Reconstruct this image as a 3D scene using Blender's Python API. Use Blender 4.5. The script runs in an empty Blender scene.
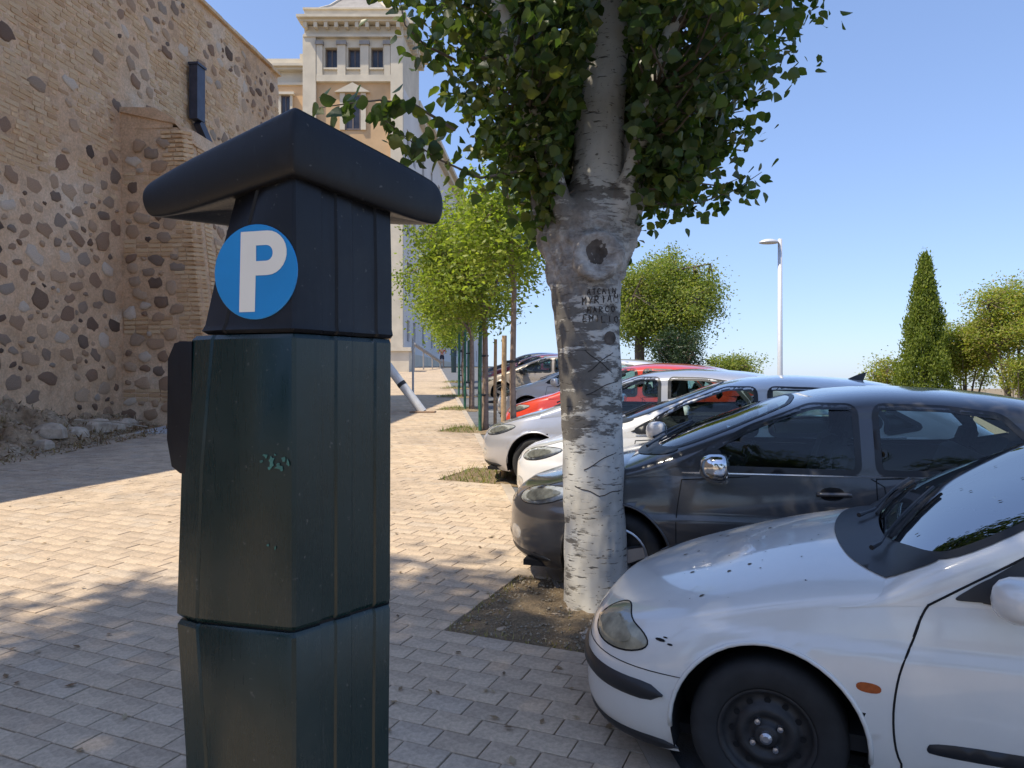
import bpy, bmesh, math, random
import numpy as np
from mathutils import Vector, Matrix, noise
from mathutils.bvhtree import BVHTree
from mathutils.geometry import delaunay_2d_cdt

random.seed(7)
RNG = np.random.default_rng(11)
SC = bpy.context.scene
COL = SC.collection
CAMZ, FPX = 1.77, 770.0

# ------------------------------------------------------------------ camera, sky, sun, exposure
cam = bpy.data.objects.new('camera', bpy.data.cameras.new('camera'))
COL.objects.link(cam)
cam.location = (0, 0, CAMZ)
cam.rotation_euler = (math.radians(90), 0, 0)
cam.data.sensor_width = 36
cam.data.lens = FPX / 1024 * 36
cam.data.clip_start = 0.05
cam.data.clip_end = 6000
SC.camera = cam

SHX, SHY = 0.55, 0.23                      # shadow offset per metre of height
SUN_EL = math.atan(1 / math.hypot(SHX, SHY))
sun = bpy.data.objects.new('sun', bpy.data.lights.new('sun', 'SUN'))
COL.objects.link(sun)
sun.data.energy = 2.6
sun.data.angle = math.radians(0.53)
sun.data.color = (1.0, 0.90, 0.73)
sun.rotation_euler = Vector((SHX, SHY, -1)).to_track_quat('-Z', 'Y').to_euler()

w = bpy.data.worlds.new('World')
SC.world = w
w.use_nodes = True
nt = w.node_tree
bg = nt.nodes['Background']
sky = nt.nodes.new('ShaderNodeTexSky')
sky.sky_type = 'NISHITA'
sky.sun_disc = False
sky.sun_elevation = SUN_EL
sky.sun_rotation = math.atan2(-SHX, -SHY)
sky.altitude = 500
sky.air_density = 1.0
sky.dust_density = 0.8
sky.ozone_density = 5.0
tint = nt.nodes.new('ShaderNodeMix')            # camera white balance, the same over the whole sky
tint.data_type, tint.blend_type = 'RGBA', 'MULTIPLY'
tint.inputs[0].default_value = 1.0
tint.inputs[7].default_value = (0.81, 0.88, 1.08, 1)
gam = nt.nodes.new('ShaderNodeGamma')           # one soft tone curve for the whole sky, like the phone's
gam.inputs['Gamma'].default_value = 0.66
nt.links.new(sky.outputs['Color'], gam.inputs['Color'])
nt.links.new(gam.outputs['Color'], tint.inputs[6])
nt.links.new(tint.outputs[2], bg.inputs['Color'])
bg.inputs['Strength'].default_value = 0.15
SC.view_settings.view_transform = 'Standard'
SC.view_settings.look = 'None'
SC.view_settings.exposure = 1.17
SC.view_settings.gamma = 1
SC.view_settings.use_curve_mapping = False
SC.cycles.max_bounces = 8
SC.cycles.transparent_max_bounces = 24

# ------------------------------------------------------------------ helpers
def at(px, py, d):
    return Vector(((px - 512) / FPX * d, d, CAMZ + (384 - py) / FPX * d))

def tag(o, label=None, cat=None, group=None, kind=None):
    if label: o['label'] = label
    if cat: o['category'] = cat
    if group: o['group'] = group
    if kind: o['kind'] = kind
    return o

def thing(name, label, cat, loc=(0, 0, 0), group=None, mtx=None):
    o = bpy.data.objects.new(name, None)
    COL.objects.link(o)
    o.empty_display_size = 0.1
    if mtx is not None: o.matrix_world = mtx
    else: o.location = loc
    return tag(o, label, cat, group)

def new_mesh(name, verts, faces, smooth=False):
    me = bpy.data.meshes.new(name)
    me.from_pydata([tuple(v) for v in verts], [], faces)
    me.update()
    if smooth: me.shade_smooth()
    return me

def obj(name, me, m=None, parent=None, world=False):
    """link a mesh; world=True: its coordinates are world ones, re-based on the parent's location"""
    o = bpy.data.objects.new(name, me)
    COL.objects.link(o)
    if m is not None:
        if len(me.materials) == 0: me.materials.append(m)
    if parent is not None:
        o.parent = parent
        if world:
            p, off = parent, Vector((0, 0, 0))
            while p is not None:
                off = off + p.location; p = p.parent
            me.transform(Matrix.Translation(-off))
    return o

def copy_tree(o, parent=None):
    c = o.copy()
    COL.objects.link(c)
    c.parent = parent
    for ch in [q for q in bpy.data.objects if q.parent == o]:
        copy_tree(ch, c)
    return c

class MB:
    """collects shapes into one mesh"""
    def __init__(s): s.v, s.f = [], []
    def add(s, vs, fs):
        n = len(s.v); s.v += [Vector(v) for v in vs]
        s.f += [tuple(i + n for i in f) for f in fs]; return s
    def box(s, a, b, mtx=None, bev=0.0):
        x0, y0, z0 = a; x1, y1, z1 = b
        if bev > 0:
            vs, fs = bevbox(x0, y0, z0, x1, y1, z1, bev)
        else:
            vs = [(x0,y0,z0),(x1,y0,z0),(x1,y1,z0),(x0,y1,z0),(x0,y0,z1),(x1,y0,z1),(x1,y1,z1),(x0,y1,z1)]
            fs = [(0,3,2,1),(4,5,6,7),(0,1,5,4),(1,2,6,5),(2,3,7,6),(3,0,4,7)]
        if mtx is not None: vs = [mtx @ Vector(v) for v in vs]
        return s.add(vs, fs)
    def tube(s, pts, rad, n=8, cap=True, squash=None):
        pts = [Vector(p) for p in pts]
        if not hasattr(rad, '__len__'): rad = [rad] * len(pts)
        vs, fs = [], []
        up = None
        for i, p in enumerate(pts):
            t = (pts[min(i + 1, len(pts) - 1)] - pts[max(i - 1, 0)])
            t = t.normalized() if t.length > 1e-9 else Vector((0, 0, 1))
            if up is None:
                up = Vector((1, 0, 0)) if abs(t.x) < 0.9 else Vector((0, 1, 0))
            a = (up - t * up.dot(t)).normalized(); b = t.cross(a); up = a
            for k in range(n):
                th = 2 * math.pi * k / n
                vs.append(p + (a * math.cos(th) + b * math.sin(th)) * rad[i])
        for i in range(len(pts) - 1):
            for k in range(n):
                k2 = (k + 1) % n
                fs.append((i*n + k, i*n + k2, (i+1)*n + k2, (i+1)*n + k))
        if cap:
            fs.append(tuple(range(n))[::-1]); fs.append(tuple(range((len(pts)-1)*n, len(pts)*n)))
        return s.add(vs, fs)
    def lathe(s, prof, n=24, mtx=None):
        """prof: (r, h) pairs, about local z"""
        vs, fs = [], []
        for r, h in prof:
            for k in range(n):
                th = 2 * math.pi * k / n
                v = Vector((r * math.cos(th), r * math.sin(th), h))
                vs.append(mtx @ v if mtx is not None else v)
        for i in range(len(prof) - 1):
            for k in range(n):
                k2 = (k + 1) % n
                fs.append((i*n + k, i*n + k2, (i+1)*n + k2, (i+1)*n + k))
        return s.add(vs, fs)
    def prism(s, poly, a, b, frame):
        """poly in 2d, extruded from depth a to depth b; frame = (origin, u, v, w)"""
        o, u, v, ww = frame
        n = len(poly)
        vs = [o + u*p[0] + v*p[1] + ww*a for p in poly] + [o + u*p[0] + v*p[1] + ww*b for p in poly]
        fs = [tuple(range(n))[::-1], tuple(range(n, 2*n))]
        fs += [(i, (i+1) % n, (i+1) % n + n, i + n) for i in range(n)]
        return s.add(vs, fs)
    def mesh(s, name, smooth=False, fix=False):
        me = new_mesh(name, s.v, s.f, smooth)
        if fix:
            bm = bmesh.new(); bm.from_mesh(me)
            bmesh.ops.recalc_face_normals(bm, faces=bm.faces); bm.to_mesh(me); bm.free()
        return me
    def build(s, name, m, parent=None, smooth=False, world=False, fix=True):
        return obj(name, s.mesh(name, smooth, fix), m, parent, world)

def bevbox(x0, y0, z0, x1, y1, z1, b):
    vs, fs = [], []
    for (ax, ay, az) in ((1,1,0),):
        pass
    # octagonal-cornered box: 24 vertices
    X, Y, Z = (x0, x1), (y0, y1), (z0, z1)
    idx = {}
    for i in (0, 1):
        for j in (0, 1):
            for k in (0, 1):
                sx, sy, sz = (b if i == 0 else -b), (b if j == 0 else -b), (b if k == 0 else -b)
                idx[(i,j,k,'x')] = len(vs); vs.append((X[i], Y[j]+sy, Z[k]+sz))
                idx[(i,j,k,'y')] = len(vs); vs.append((X[i]+sx, Y[j], Z[k]+sz))
                idx[(i,j,k,'z')] = len(vs); vs.append((X[i]+sx, Y[j]+sy, Z[k]))
    for i in (0, 1):
        fs.append([idx[(i,0,0,'x')], idx[(i,1,0,'x')], idx[(i,1,1,'x')], idx[(i,0,1,'x')]])
        fs.append([idx[(0,i,0,'y')], idx[(1,i,0,'y')], idx[(1,i,1,'y')], idx[(0,i,1,'y')]])
        fs.append([idx[(0,0,i,'z')], idx[(1,0,i,'z')], idx[(1,1,i,'z')], idx[(0,1,i,'z')]])
    for p in (0, 1):
        for q in (0, 1):
            fs.append([idx[(0,p,q,'y')], idx[(1,p,q,'y')], idx[(1,p,q,'z')], idx[(0,p,q,'z')]])
            fs.append([idx[(p,0,q,'x')], idx[(p,1,q,'x')], idx[(p,1,q,'z')], idx[(p,0,q,'z')]])
            fs.append([idx[(p,q,0,'x')], idx[(p,q,1,'x')], idx[(p,q,1,'y')], idx[(p,q,0,'y')]])
    for i in (0, 1):
        for j in (0, 1):
            for k in (0, 1):
                fs.append([idx[(i,j,k,'x')], idx[(i,j,k,'y')], idx[(i,j,k,'z')]])
    return vs, [tuple(f) for f in fs]

def curve_fn(pts):
    """smooth (monotone cubic) function through (x, y) points"""
    xs = np.array([p[0] for p in pts], float); ys = np.array([p[1] for p in pts], float)
    h = np.diff(xs); d = np.diff(ys) / h
    m = np.zeros(len(xs)); m[0], m[-1] = d[0], d[-1]
    for i in range(1, len(xs) - 1):
        if d[i-1] * d[i] > 0:
            w1, w2 = 2*h[i] + h[i-1], h[i] + 2*h[i-1]
            m[i] = (w1 + w2) / (w1/d[i-1] + w2/d[i])
    def f(x):
        if x <= xs[0]: return float(ys[0])
        if x >= xs[-1]: return float(ys[-1])
        i = int(np.searchsorted(xs, x) - 1); t = (x - xs[i]) / h[i]
        return float((2*t**3-3*t**2+1)*ys[i] + (t**3-2*t**2+t)*h[i]*m[i] + (-2*t**3+3*t**2)*ys[i+1] + (t**3-t**2)*h[i]*m[i+1])
    return f

def evaluated(o):
    dg = bpy.context.evaluated_depsgraph_get()
    me = bpy.data.meshes.new_from_object(o.evaluated_get(dg), depsgraph=dg)
    return me

# ------------------------------------------------------------------ materials
class NT:
    def __init__(s, name):
        s.m = bpy.data.materials.new(name); s.m.use_nodes = True
        s.t = s.m.node_tree; s.b = s.t.nodes['Principled BSDF']; s.out = s.t.nodes['Material Output']
    def n(s, typ, **kw):
        nd = s.t.nodes.new('ShaderNode' + typ)
        for k, v in kw.items():
            if k in nd.inputs: nd.inputs[k].default_value = v
            else: setattr(nd, k, v)
        return nd
    def l(s, a, b): s.t.links.new(a, b); return s
    def coord(s, kind='Object', scale=(1, 1, 1), rot=(0, 0, 0), loc=(0, 0, 0)):
        tc = s.n('TexCoord'); mp = s.n('Mapping')
        mp.inputs['Scale'].default_value = scale; mp.inputs['Rotation'].default_value = rot; mp.inputs['Location'].default_value = loc
        s.l(tc.outputs[kind], mp.inputs['Vector']); return mp.outputs['Vector']
    def noise(s, vec, scale, detail=4, rough=0.55, out='Fac'):
        nd = s.n('TexNoise', Scale=scale, Detail=detail, Roughness=rough); s.l(vec, nd.inputs['Vector']); return nd.outputs[out]
    def ramp(s, fac, stops):
        r = s.n('ValToRGB'); e = r.color_ramp.elements
        while len(e) < len(stops): e.new(0.5)
        for i, (p, c) in enumerate(stops):
            e[i].position = p; e[i].color = (c[0], c[1], c[2], 1) if hasattr(c, '__len__') else (c, c, c, 1)
        s.l(fac, r.inputs['Fac']); return r.outputs['Color']
    def mix(s, fac, a, b, mode='MIX'):
        nd = s.n('Mix', data_type='RGBA', blend_type=mode)
        for sock, v in ((nd.inputs[0], fac), (nd.inputs[6], a), (nd.inputs[7], b)):
            if hasattr(v, 'is_output'): s.l(v, sock)
            elif hasattr(v, '__len__'): sock.default_value = (v[0], v[1], v[2], 1)
            else: sock.default_value = v
        return nd.outputs[2]
    def math(s, op, a, b=0.0):
        nd = s.n('Math', operation=op)
        for sock, v in ((nd.inputs[0], a), (nd.inputs[1], b)):
            if hasattr(v, 'is_output'): s.l(v, sock)
            else: sock.default_value = v
        return nd.outputs[0]
    def bump(s, h, strength=0.3, dist=0.01):
        nd = s.n('Bump', Strength=strength, Distance=dist); s.l(h, nd.inputs['Height'])
        s.l(nd.outputs['Normal'], s.b.inputs['Normal']); return s
    def set(s, **kw):
        for k, v in kw.items():
            sock = s.b.inputs[k.replace('_', ' ')]
            if hasattr(v, 'is_output'): s.l(v, sock)
            elif hasattr(v, '__len__'): sock.default_value = (v[0], v[1], v[2], 1)
            else: sock.default_value = v
        return s

def sc(c, k): return (c[0]*k, c[1]*k, c[2]*k)

def plain(name, c, rough=0.6, metal=0.0, var=0.15, scale=6.0, bump=0.0, bscale=60.0, coat=0.0, spec=0.5, coord='Object'):
    t = NT(name); v = t.coord(coord)
    f = t.noise(v, scale, 5)
    t.set(Base_Color=t.ramp(f, [(0.3, sc(c, 1 - var)), (0.7, sc(c, 1 + var))]), Roughness=rough, Metallic=metal, Coat_Weight=coat, Specular_IOR_Level=spec)
    t.b.inputs['Coat Roughness'].default_value = 0.05
    if bump: t.bump(t.noise(v, bscale, 3), bump, 0.01)
    return t.m

def rand_id(t):
    """a random number that differs between loose pieces and between objects"""
    g = t.n('NewGeometry'); o = t.n('ObjectInfo')
    return t.math('FRACT', t.math('ADD', g.outputs['Random Per Island'], o.outputs['Random']))

def paint(name, c, metal=0.0, rough=0.3, dirt=0.06, coat=1.0):
    t = NT(name); v = t.coord('Object')
    f = t.noise(v, 2.2, 6, 0.65)
    t.set(Base_Color=t.ramp(f, [(0.35, sc(c, 1 - dirt)), (0.75, c)]), Metallic=metal, Roughness=rough, Coat_Weight=coat, Coat_Roughness=0.04)
    t.set(Coat_Roughness=t.ramp(t.noise(v, 5, 6, 0.7), [(0.4, 0.03), (0.75, 0.16)]))
    return t.m

def glass_mat(name, tint=(0.55, 0.62, 0.6), ior=1.6):
    t = NT(name)
    t.t.nodes.remove(t.b)
    tr = t.n('BsdfTransparent'); tr.inputs['Color'].default_value = (*tint, 1)
    gl = t.n('BsdfGlossy'); gl.inputs['Roughness'].default_value = 0.02; gl.inputs['Color'].default_value = (1, 1, 1, 1)
    fr = t.n('Fresnel', IOR=ior); mx = t.n('MixShader')
    t.l(fr.outputs[0], mx.inputs[0]); t.l(tr.outputs[0], mx.inputs[1]); t.l(gl.outputs[0], mx.inputs[2])
    t.l(mx.outputs[0], t.out.inputs['Surface'])
    return t.m

def leaf_mat(name, cols, trans=0.35, gloss=0.35):
    t = NT(name)
    t.t.nodes.remove(t.b)
    r = rand_id(t)
    n = len(cols)
    c = t.ramp(r, [((i + 0.5) / n, cols[i]) for i in range(n)])
    pb = t.n('BsdfPrincipled', Roughness=gloss); t.l(c, pb.inputs['Base Color'])
    pb.inputs['Specular IOR Level'].default_value = 0.35
    tl = t.n('BsdfTranslucent')
    c2 = t.mix(1.0, c, (1.9, 2.1, 0.75), 'MULTIPLY')
    t.l(c2, tl.inputs['Color'])
    mx = t.n('MixShader'); mx.inputs[0].default_value = trans
    t.l(pb.outputs[0], mx.inputs[1]); t.l(tl.outputs[0], mx.inputs[2]); t.l(mx.outputs[0], t.out.inputs['Surface'])
    return t.m

M = {}
M['black_plastic'] = plain('black_plastic', (0.018, 0.02, 0.024), 0.45, var=0.2, bump=0.05, bscale=300)
M['rubber'] = plain('rubber', (0.022, 0.022, 0.023), 0.8, var=0.25, scale=14)
M['dark_gap'] = plain('dark_gap', (0.006, 0.006, 0.007), 0.9)
M['chrome'] = plain('chrome', (0.75, 0.76, 0.78), 0.12, 1.0, var=0.03)
M['steel_wheel'] = plain('steel_wheel', (0.035, 0.035, 0.037), 0.5, 0.3, var=0.3, scale=20)
M['alloy'] = plain('alloy', (0.5, 0.5, 0.52), 0.3, 0.9, var=0.1)
M['interior'] = plain('interior', (0.018, 0.019, 0.022), 0.85)
M['seat_cloth'] = plain('seat_cloth', (0.05, 0.052, 0.058), 0.9)
M['glass'] = glass_mat('car_glass', (0.70, 0.80, 0.78), 1.5)
M['dark_glass'] = glass_mat('dark_car_glass', (0.36, 0.42, 0.43), 1.55)
M['windscreen'] = glass_mat('windscreen_glass', (0.12, 0.16, 0.2), 7.0)
M['lens'] = glass_mat('lamp_lens', (0.85, 0.87, 0.88), 1.45)
M['reflector'] = plain('lamp_reflector', (0.62, 0.62, 0.6), 0.25, 0.6, var=0.25, scale=18)
M['dull_reflector'] = plain('dull_lamp_reflector', (0.66, 0.60, 0.45), 0.4, 0.15, var=0.3, scale=16)
M['amber'] = plain('amber', (0.35, 0.07, 0.012), 0.25, var=0.2, scale=60)
M['red_lamp'] = plain('red_lamp', (0.4, 0.02, 0.015), 0.2)
# ------------------------------------------------------------------ terrain
def gz(x, y):
    if y <= -20: b = -1.0
    elif y <= 60: b = 0.05 * y
    else:
        t = min(y - 60, 20.0); b = 3.0 + 0.05 * t - 0.05 * t * t / 40
    e = x - (8.5 - 0.11 * min(y, 70))
    if e > 0: b -= min(26.0, 0.6 * e * e / (e + 5))
    return b

def axis_list(lo, hi, fine_lo, fine_hi, step):
    a = list(np.arange(fine_lo, fine_hi + 1e-6, step)); s = step
    while a[-1] < hi: s *= 1.5; a.append(a[-1] + s)
    s = step; b = []
    q = a[0]
    while q > lo: s *= 1.5; q -= s; b.append(q)
    return b[::-1] + a

t = NT('dry_earth')
v = t.coord('Object')
f = t.noise(v, 0.8, 8, 0.65)
t.set(Base_Color=t.ramp(f, [(0.3, (0.16, 0.12, 0.075)), (0.55, (0.26, 0.2, 0.12)), (0.75, (0.17, 0.17, 0.07))]), Roughness=0.95)
t.bump(t.noise(v, 9, 6), 0.5, 0.05)
M['earth'] = t.m
xs = axis_list(-2500, 2500, -14, 40, 2.0); ys = axis_list(-300, 4000, -20, 90, 2.0)
vs = [(x, y, gz(x, y)) for y in ys for x in xs]
nx = len(xs)
fs = [(j*nx+i, j*nx+i+1, (j+1)*nx+i+1, (j+1)*nx+i) for j in range(len(ys)-1) for i in range(nx-1)]
g = obj('ground', new_mesh('ground', vs, fs, True), M['earth'])
g['kind'] = 'structure'

# ------------------------------------------------------------------ paving
GA = math.radians(23)
CA, SA = math.cos(GA), math.sin(GA)
PL, PW, JT = 0.234, 0.154, 0.0065
def uv2xy(u, v): return (u * CA + v * SA, -u * SA + v * CA)
def xy2uv(x, y): return (x * CA - y * SA, x * SA + y * CA)
def park_x(y): return 0.98 - 0.11 * y
def wall_x(y): return -10.5 + 0.12 * y

def paving_mat(name, bricks):
    t = NT(name); v = t.coord('Object')
    big = t.noise(v, 0.55, 5, 0.6); fine = t.noise(v, 38, 5, 0.7); mid = t.noise(v, 5, 5, 0.65)
    if bricks:
        rv = t.coord('Object', rot=(0, 0, GA))
        br = t.n('TexBrick', Scale=1.0)
        br.inputs['Brick Width'].default_value = PL; br.inputs['Row Height'].default_value = PW
        br.inputs['Mortar Size'].default_value = JT * 0.7; br.inputs['Mortar Smooth'].default_value = 0.3
        br.inputs['Color1'].default_value = (0.56, 0.445, 0.32, 1); br.inputs['Color2'].default_value = (0.47, 0.375, 0.275, 1)
        br.inputs['Mortar'].default_value = (0.30, 0.245, 0.185, 1)
        t.l(rv, br.inputs['Vector']); base = br.outputs['Color']
    else:
        base = t.ramp(rand_id(t), [(0.0, (0.47, 0.375, 0.28)), (0.35, (0.53, 0.42, 0.31)), (0.7, (0.57, 0.455, 0.335)), (0.95, (0.52, 0.43, 0.335))])
    c = t.mix(1.0, base, t.ramp(mid, [(0.3, 0.8), (0.7, 1.12)]), 'MULTIPLY')
    c = t.mix(1.0, c, t.ramp(big, [(0.3, (0.74, 0.72, 0.71)), (0.5, (1.0, 0.98, 0.95)), (0.72, (1.12, 1.08, 1.0))]), 'MULTIPLY')
    c = t.mix(1.0, c, t.ramp(fine, [(0.35, 0.78), (0.65, 1.1)]), 'MULTIPLY')
    t.set(Base_Color=c, Roughness=0.85, Specular_IOR_Level=0.3)
    t.bump(fine, 0.35, 0.004)
    return t.m
M['paver'] = paving_mat('paver_concrete', False)
M['paving_far'] = paving_mat('paving_far', True)

def strip(name, left, right, y0, y1, h, m, step=1.0, nx=1):
    ys = list(np.arange(y0, y1 + 1e-6, step)); vs, fs = [], []
    for y in ys:
        a, b = left(y), right(y)
        for i in range(nx + 1):
            x = a + (b - a) * i / nx
            vs.append((x, y, (gz(min(x, 0), y)) + h))
    for j in range(len(ys) - 1):
        for i in range(nx):
            k = j * (nx + 1) + i
            fs.append((k, k + 1, k + nx + 2, k + nx + 1))
    o = obj(name, new_mesh(name, vs, fs), m); o['kind'] = 'structure'
    return o
pavement = strip('pavement', lambda y: wall_x(y) if y < 26 else wall_x(26) - 3, lambda y: park_x(y) - 0.06, -8, 82, 0.020, M['paving_far'])
M['asphalt'] = plain('asphalt', (0.13, 0.135, 0.145), 0.85, var=0.2, scale=3, bump=0.5, bscale=120)
M['kerb'] = plain('kerb_concrete', (0.42, 0.355, 0.285), 0.85, var=0.2, scale=5, bump=0.3, bscale=90)
parking = strip('parking_lane', lambda y: park_x(y) + 0.06, lambda y: park_x(y) + 9.0, -8, 60, 0.015, M['asphalt'])
kerb = strip('kerb', lambda y: park_x(y) - 0.06, lambda y: park_x(y) + 0.06, -8, 60, 0.034, M['kerb'])
# painted bay lines on the parking lane
M['road_paint'] = plain('road_paint', (0.6, 0.6, 0.58), 0.7, var=0.3, scale=9)
for y0 in (1.6, 4.5, 7.0, 9.3, 11.7, 15.2, 20.5):
    x0 = park_x(y0) + 0.3
    p0, p1 = Vector((x0, y0, 0)), Vector((x0 + 4.3 * 0.934, y0 - 4.3 * 0.358, 0))
    nn = Vector((0.358, 0.934, 0)) * 0.05
    q = [p0 - nn, p1 - nn, p1 + nn, p0 + nn]
    o = obj('bay_line', new_mesh('bay_line', [(a.x, a.y, gz(0, a.y) + 0.019) for a in q], [(0, 1, 2, 3)]), M['road_paint'])
    o['kind'] = 'structure'

# tree pits: (corner along grid) centre, half sizes
TREES_XY = [(0.575, 5.2), (0.03, 10.2), (-0.55, 15.8), (-1.1, 21.0), (-1.62, 26.2), (-1.95, 31.4), (-2.3, 36.6)]
PITS = [((0.36, 4.99), 0.6, 0.6)] + [((x - 0.22, y + 0.05), 0.6, 0.55) for x, y in TREES_XY[1:]]
def in_pit(x, y, pad=0.0):
    u, v = xy2uv(x, y)
    for (c, a, b) in PITS:
        cu, cv = xy2uv(*c)
        if abs(u - cu) < a + pad and abs(v - cv) < b + pad: return True
    return False

# pavers: real blocks as far as they can be told apart
def paver_geo(l, wd, h=0.03, b=0.0035):
    a, c = l / 2, wd / 2
    P = [(-a, -c, -h), (a, -c, -h), (a, c, -h), (-a, c, -h), (-a, -c, -b*0.7), (a, -c, -b*0.7), (a, c, -b*0.7), (-a, c, -b*0.7),
         (-a+b, -c+b, 0), (a-b, -c+b, 0), (a-b, c-b, 0), (-a+b, c-b, 0)]
    Fc = [(0,1,5,4),(1,2,6,5),(2,3,7,6),(3,0,4,7),(4,5,9,8),(5,6,10,9),(6,7,11,10),(7,4,8,11),(8,9,10,11)]
    V = []
    for (u, v, z) in P:
        x, y = uv2xy(u, v); V.append(Vector((x, y, 0.05 * y + z)))
    return V, Fc
PV, PF = paver_geo(PL - JT, PW - JT)
# pits are set on whole courses of the paving; blocks that meet a pit or the kerb line are cut
PIT_UV = []
for (c, a, b) in PITS:
    cu, cv = xy2uv(*c); r0 = round((cv - b) / PW); r1 = round((cv + b) / PW)
    PIT_UV.append((cu - a, cu + a, r0, r1))
def clip_line(poly):
    """keep the part of a uv polygon that lies left of the kerb line"""
    def sd(p):
        x, y = uv2xy(*p); return (park_x(y) - 0.062) - x
    out = []
    for i in range(len(poly)):
        p, q = poly[i], poly[(i+1) % len(poly)]; a, b = sd(p), sd(q)
        if a >= 0: out.append(p)
        if (a >= 0) != (b >= 0):
            t = a / (a - b); out.append((p[0] + (q[0]-p[0])*t, p[1] + (q[1]-p[1])*t))
    return out
cand = []
for r in range(-70, 185):
    off = 0.5 * PL if r % 2 == 0 else 0.0
    for k in range(-120, 66):
        u, v = (k + 0.5) * PL - off, (r + 0.5) * PW
        x, y = uv2xy(u, v)
        if y < 1.9 or y > 24 or abs(x) > 0.70 * y + 0.35: continue
        if x < wall_x(y) + 0.35 or x > park_x(y) + 0.16: continue
        spans = [(u - PL/2, u + PL/2)]
        for (p0, p1, r0, r1) in PIT_UV:
            if r0 <= r < r1:
                spans = [q for (s0, s1) in spans for q in ((s0, min(s1, p0)), (max(s0, p1), s1)) if q[1] - q[0] > 0.03]
        for (s0, s1) in spans:
            whole = (s1 - s0) > PL - 1e-6
            if whole and x < park_x(y) - 0.27: cand.append((x, y, None))
            else:
                h = JT/2
                pl = clip_line([(s0 + h, v - PW/2 + h), (s1 - h, v - PW/2 + h), (s1 - h, v + PW/2 - h), (s0 + h, v + PW/2 - h)])
                if len(pl) >= 3: cand.append((x, y, pl))
cand.sort(key=lambda c: c[1])
paver_me = [new_mesh('paver', PV, PF)]
paver_me[0].materials.append(M['paver'])
rest = MB(); count = 0
for (x, y, pl) in cand:
    jz = random.gauss(0, 0.0014)
    px, py = 512 + FPX * x / y, 384 + FPX * (CAMZ - 0.05 * y) / y
    if pl is not None:
        n = len(pl); W3 = [uv2xy(*p) for p in pl]
        rest.add([Vector((a, b, 0.05*b + 0.036 + jz)) for a, b in W3] + [Vector((a, b, 0.05*b + 0.008)) for a, b in W3], [tuple(range(n))] + [(i, i + n, (i+1) % n + n, (i+1) % n) for i in range(n)])
    elif count < 300 and -5 < px < 1030 and py < 775 and not (176 < px < 392):
        o = obj('paver', paver_me[0], None, pavement)
        o.location = (x, y, 0.05 * y + 0.036 + jz); count += 1
    else:
        q = Vector((x, y, 0.05 * y + 0.036 + jz))
        tx, ty = random.gauss(0, 0.005), random.gauss(0, 0.005)
        rest.add([q + p + Vector((0, 0, p.x * tx + p.y * ty)) for p in PV], PF)
o = rest.build('paver_field', M['paver'], pavement, fix=False); o['kind'] = 'stuff'

# soil in the pits
t = NT('pit_soil'); v = t.coord('Object')
n1, n2 = t.noise(v, 6, 8, 0.7), t.noise(v, 60, 6, 0.75)
c = t.ramp(n1, [(0.3, (0.22, 0.155, 0.09)), (0.6, (0.36, 0.265, 0.155)), (0.8, (0.44, 0.34, 0.21))])
c = t.mix(1.0, c, t.ramp(n2, [(0.3, 0.45), (0.7, 1.3)]), 'MULTIPLY')
t.set(Base_Color=c, Roughness=0.95); t.bump(n2, 1.0, 0.03)
M['soil'] = t.m
M['grass'] = leaf_mat('dry_grass', [(0.10, 0.15, 0.03), (0.16, 0.19, 0.04), (0.25, 0.22, 0.08)], 0.3, 0.5)
M['straw'] = leaf_mat('straw_grass', [(0.30, 0.25, 0.11), (0.2, 0.2, 0.06), (0.36, 0.3, 0.15)], 0.3, 0.6)
M['pebble'] = plain('pebble', (0.3, 0.25, 0.18), 0.9, var=0.4, scale=30)
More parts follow.
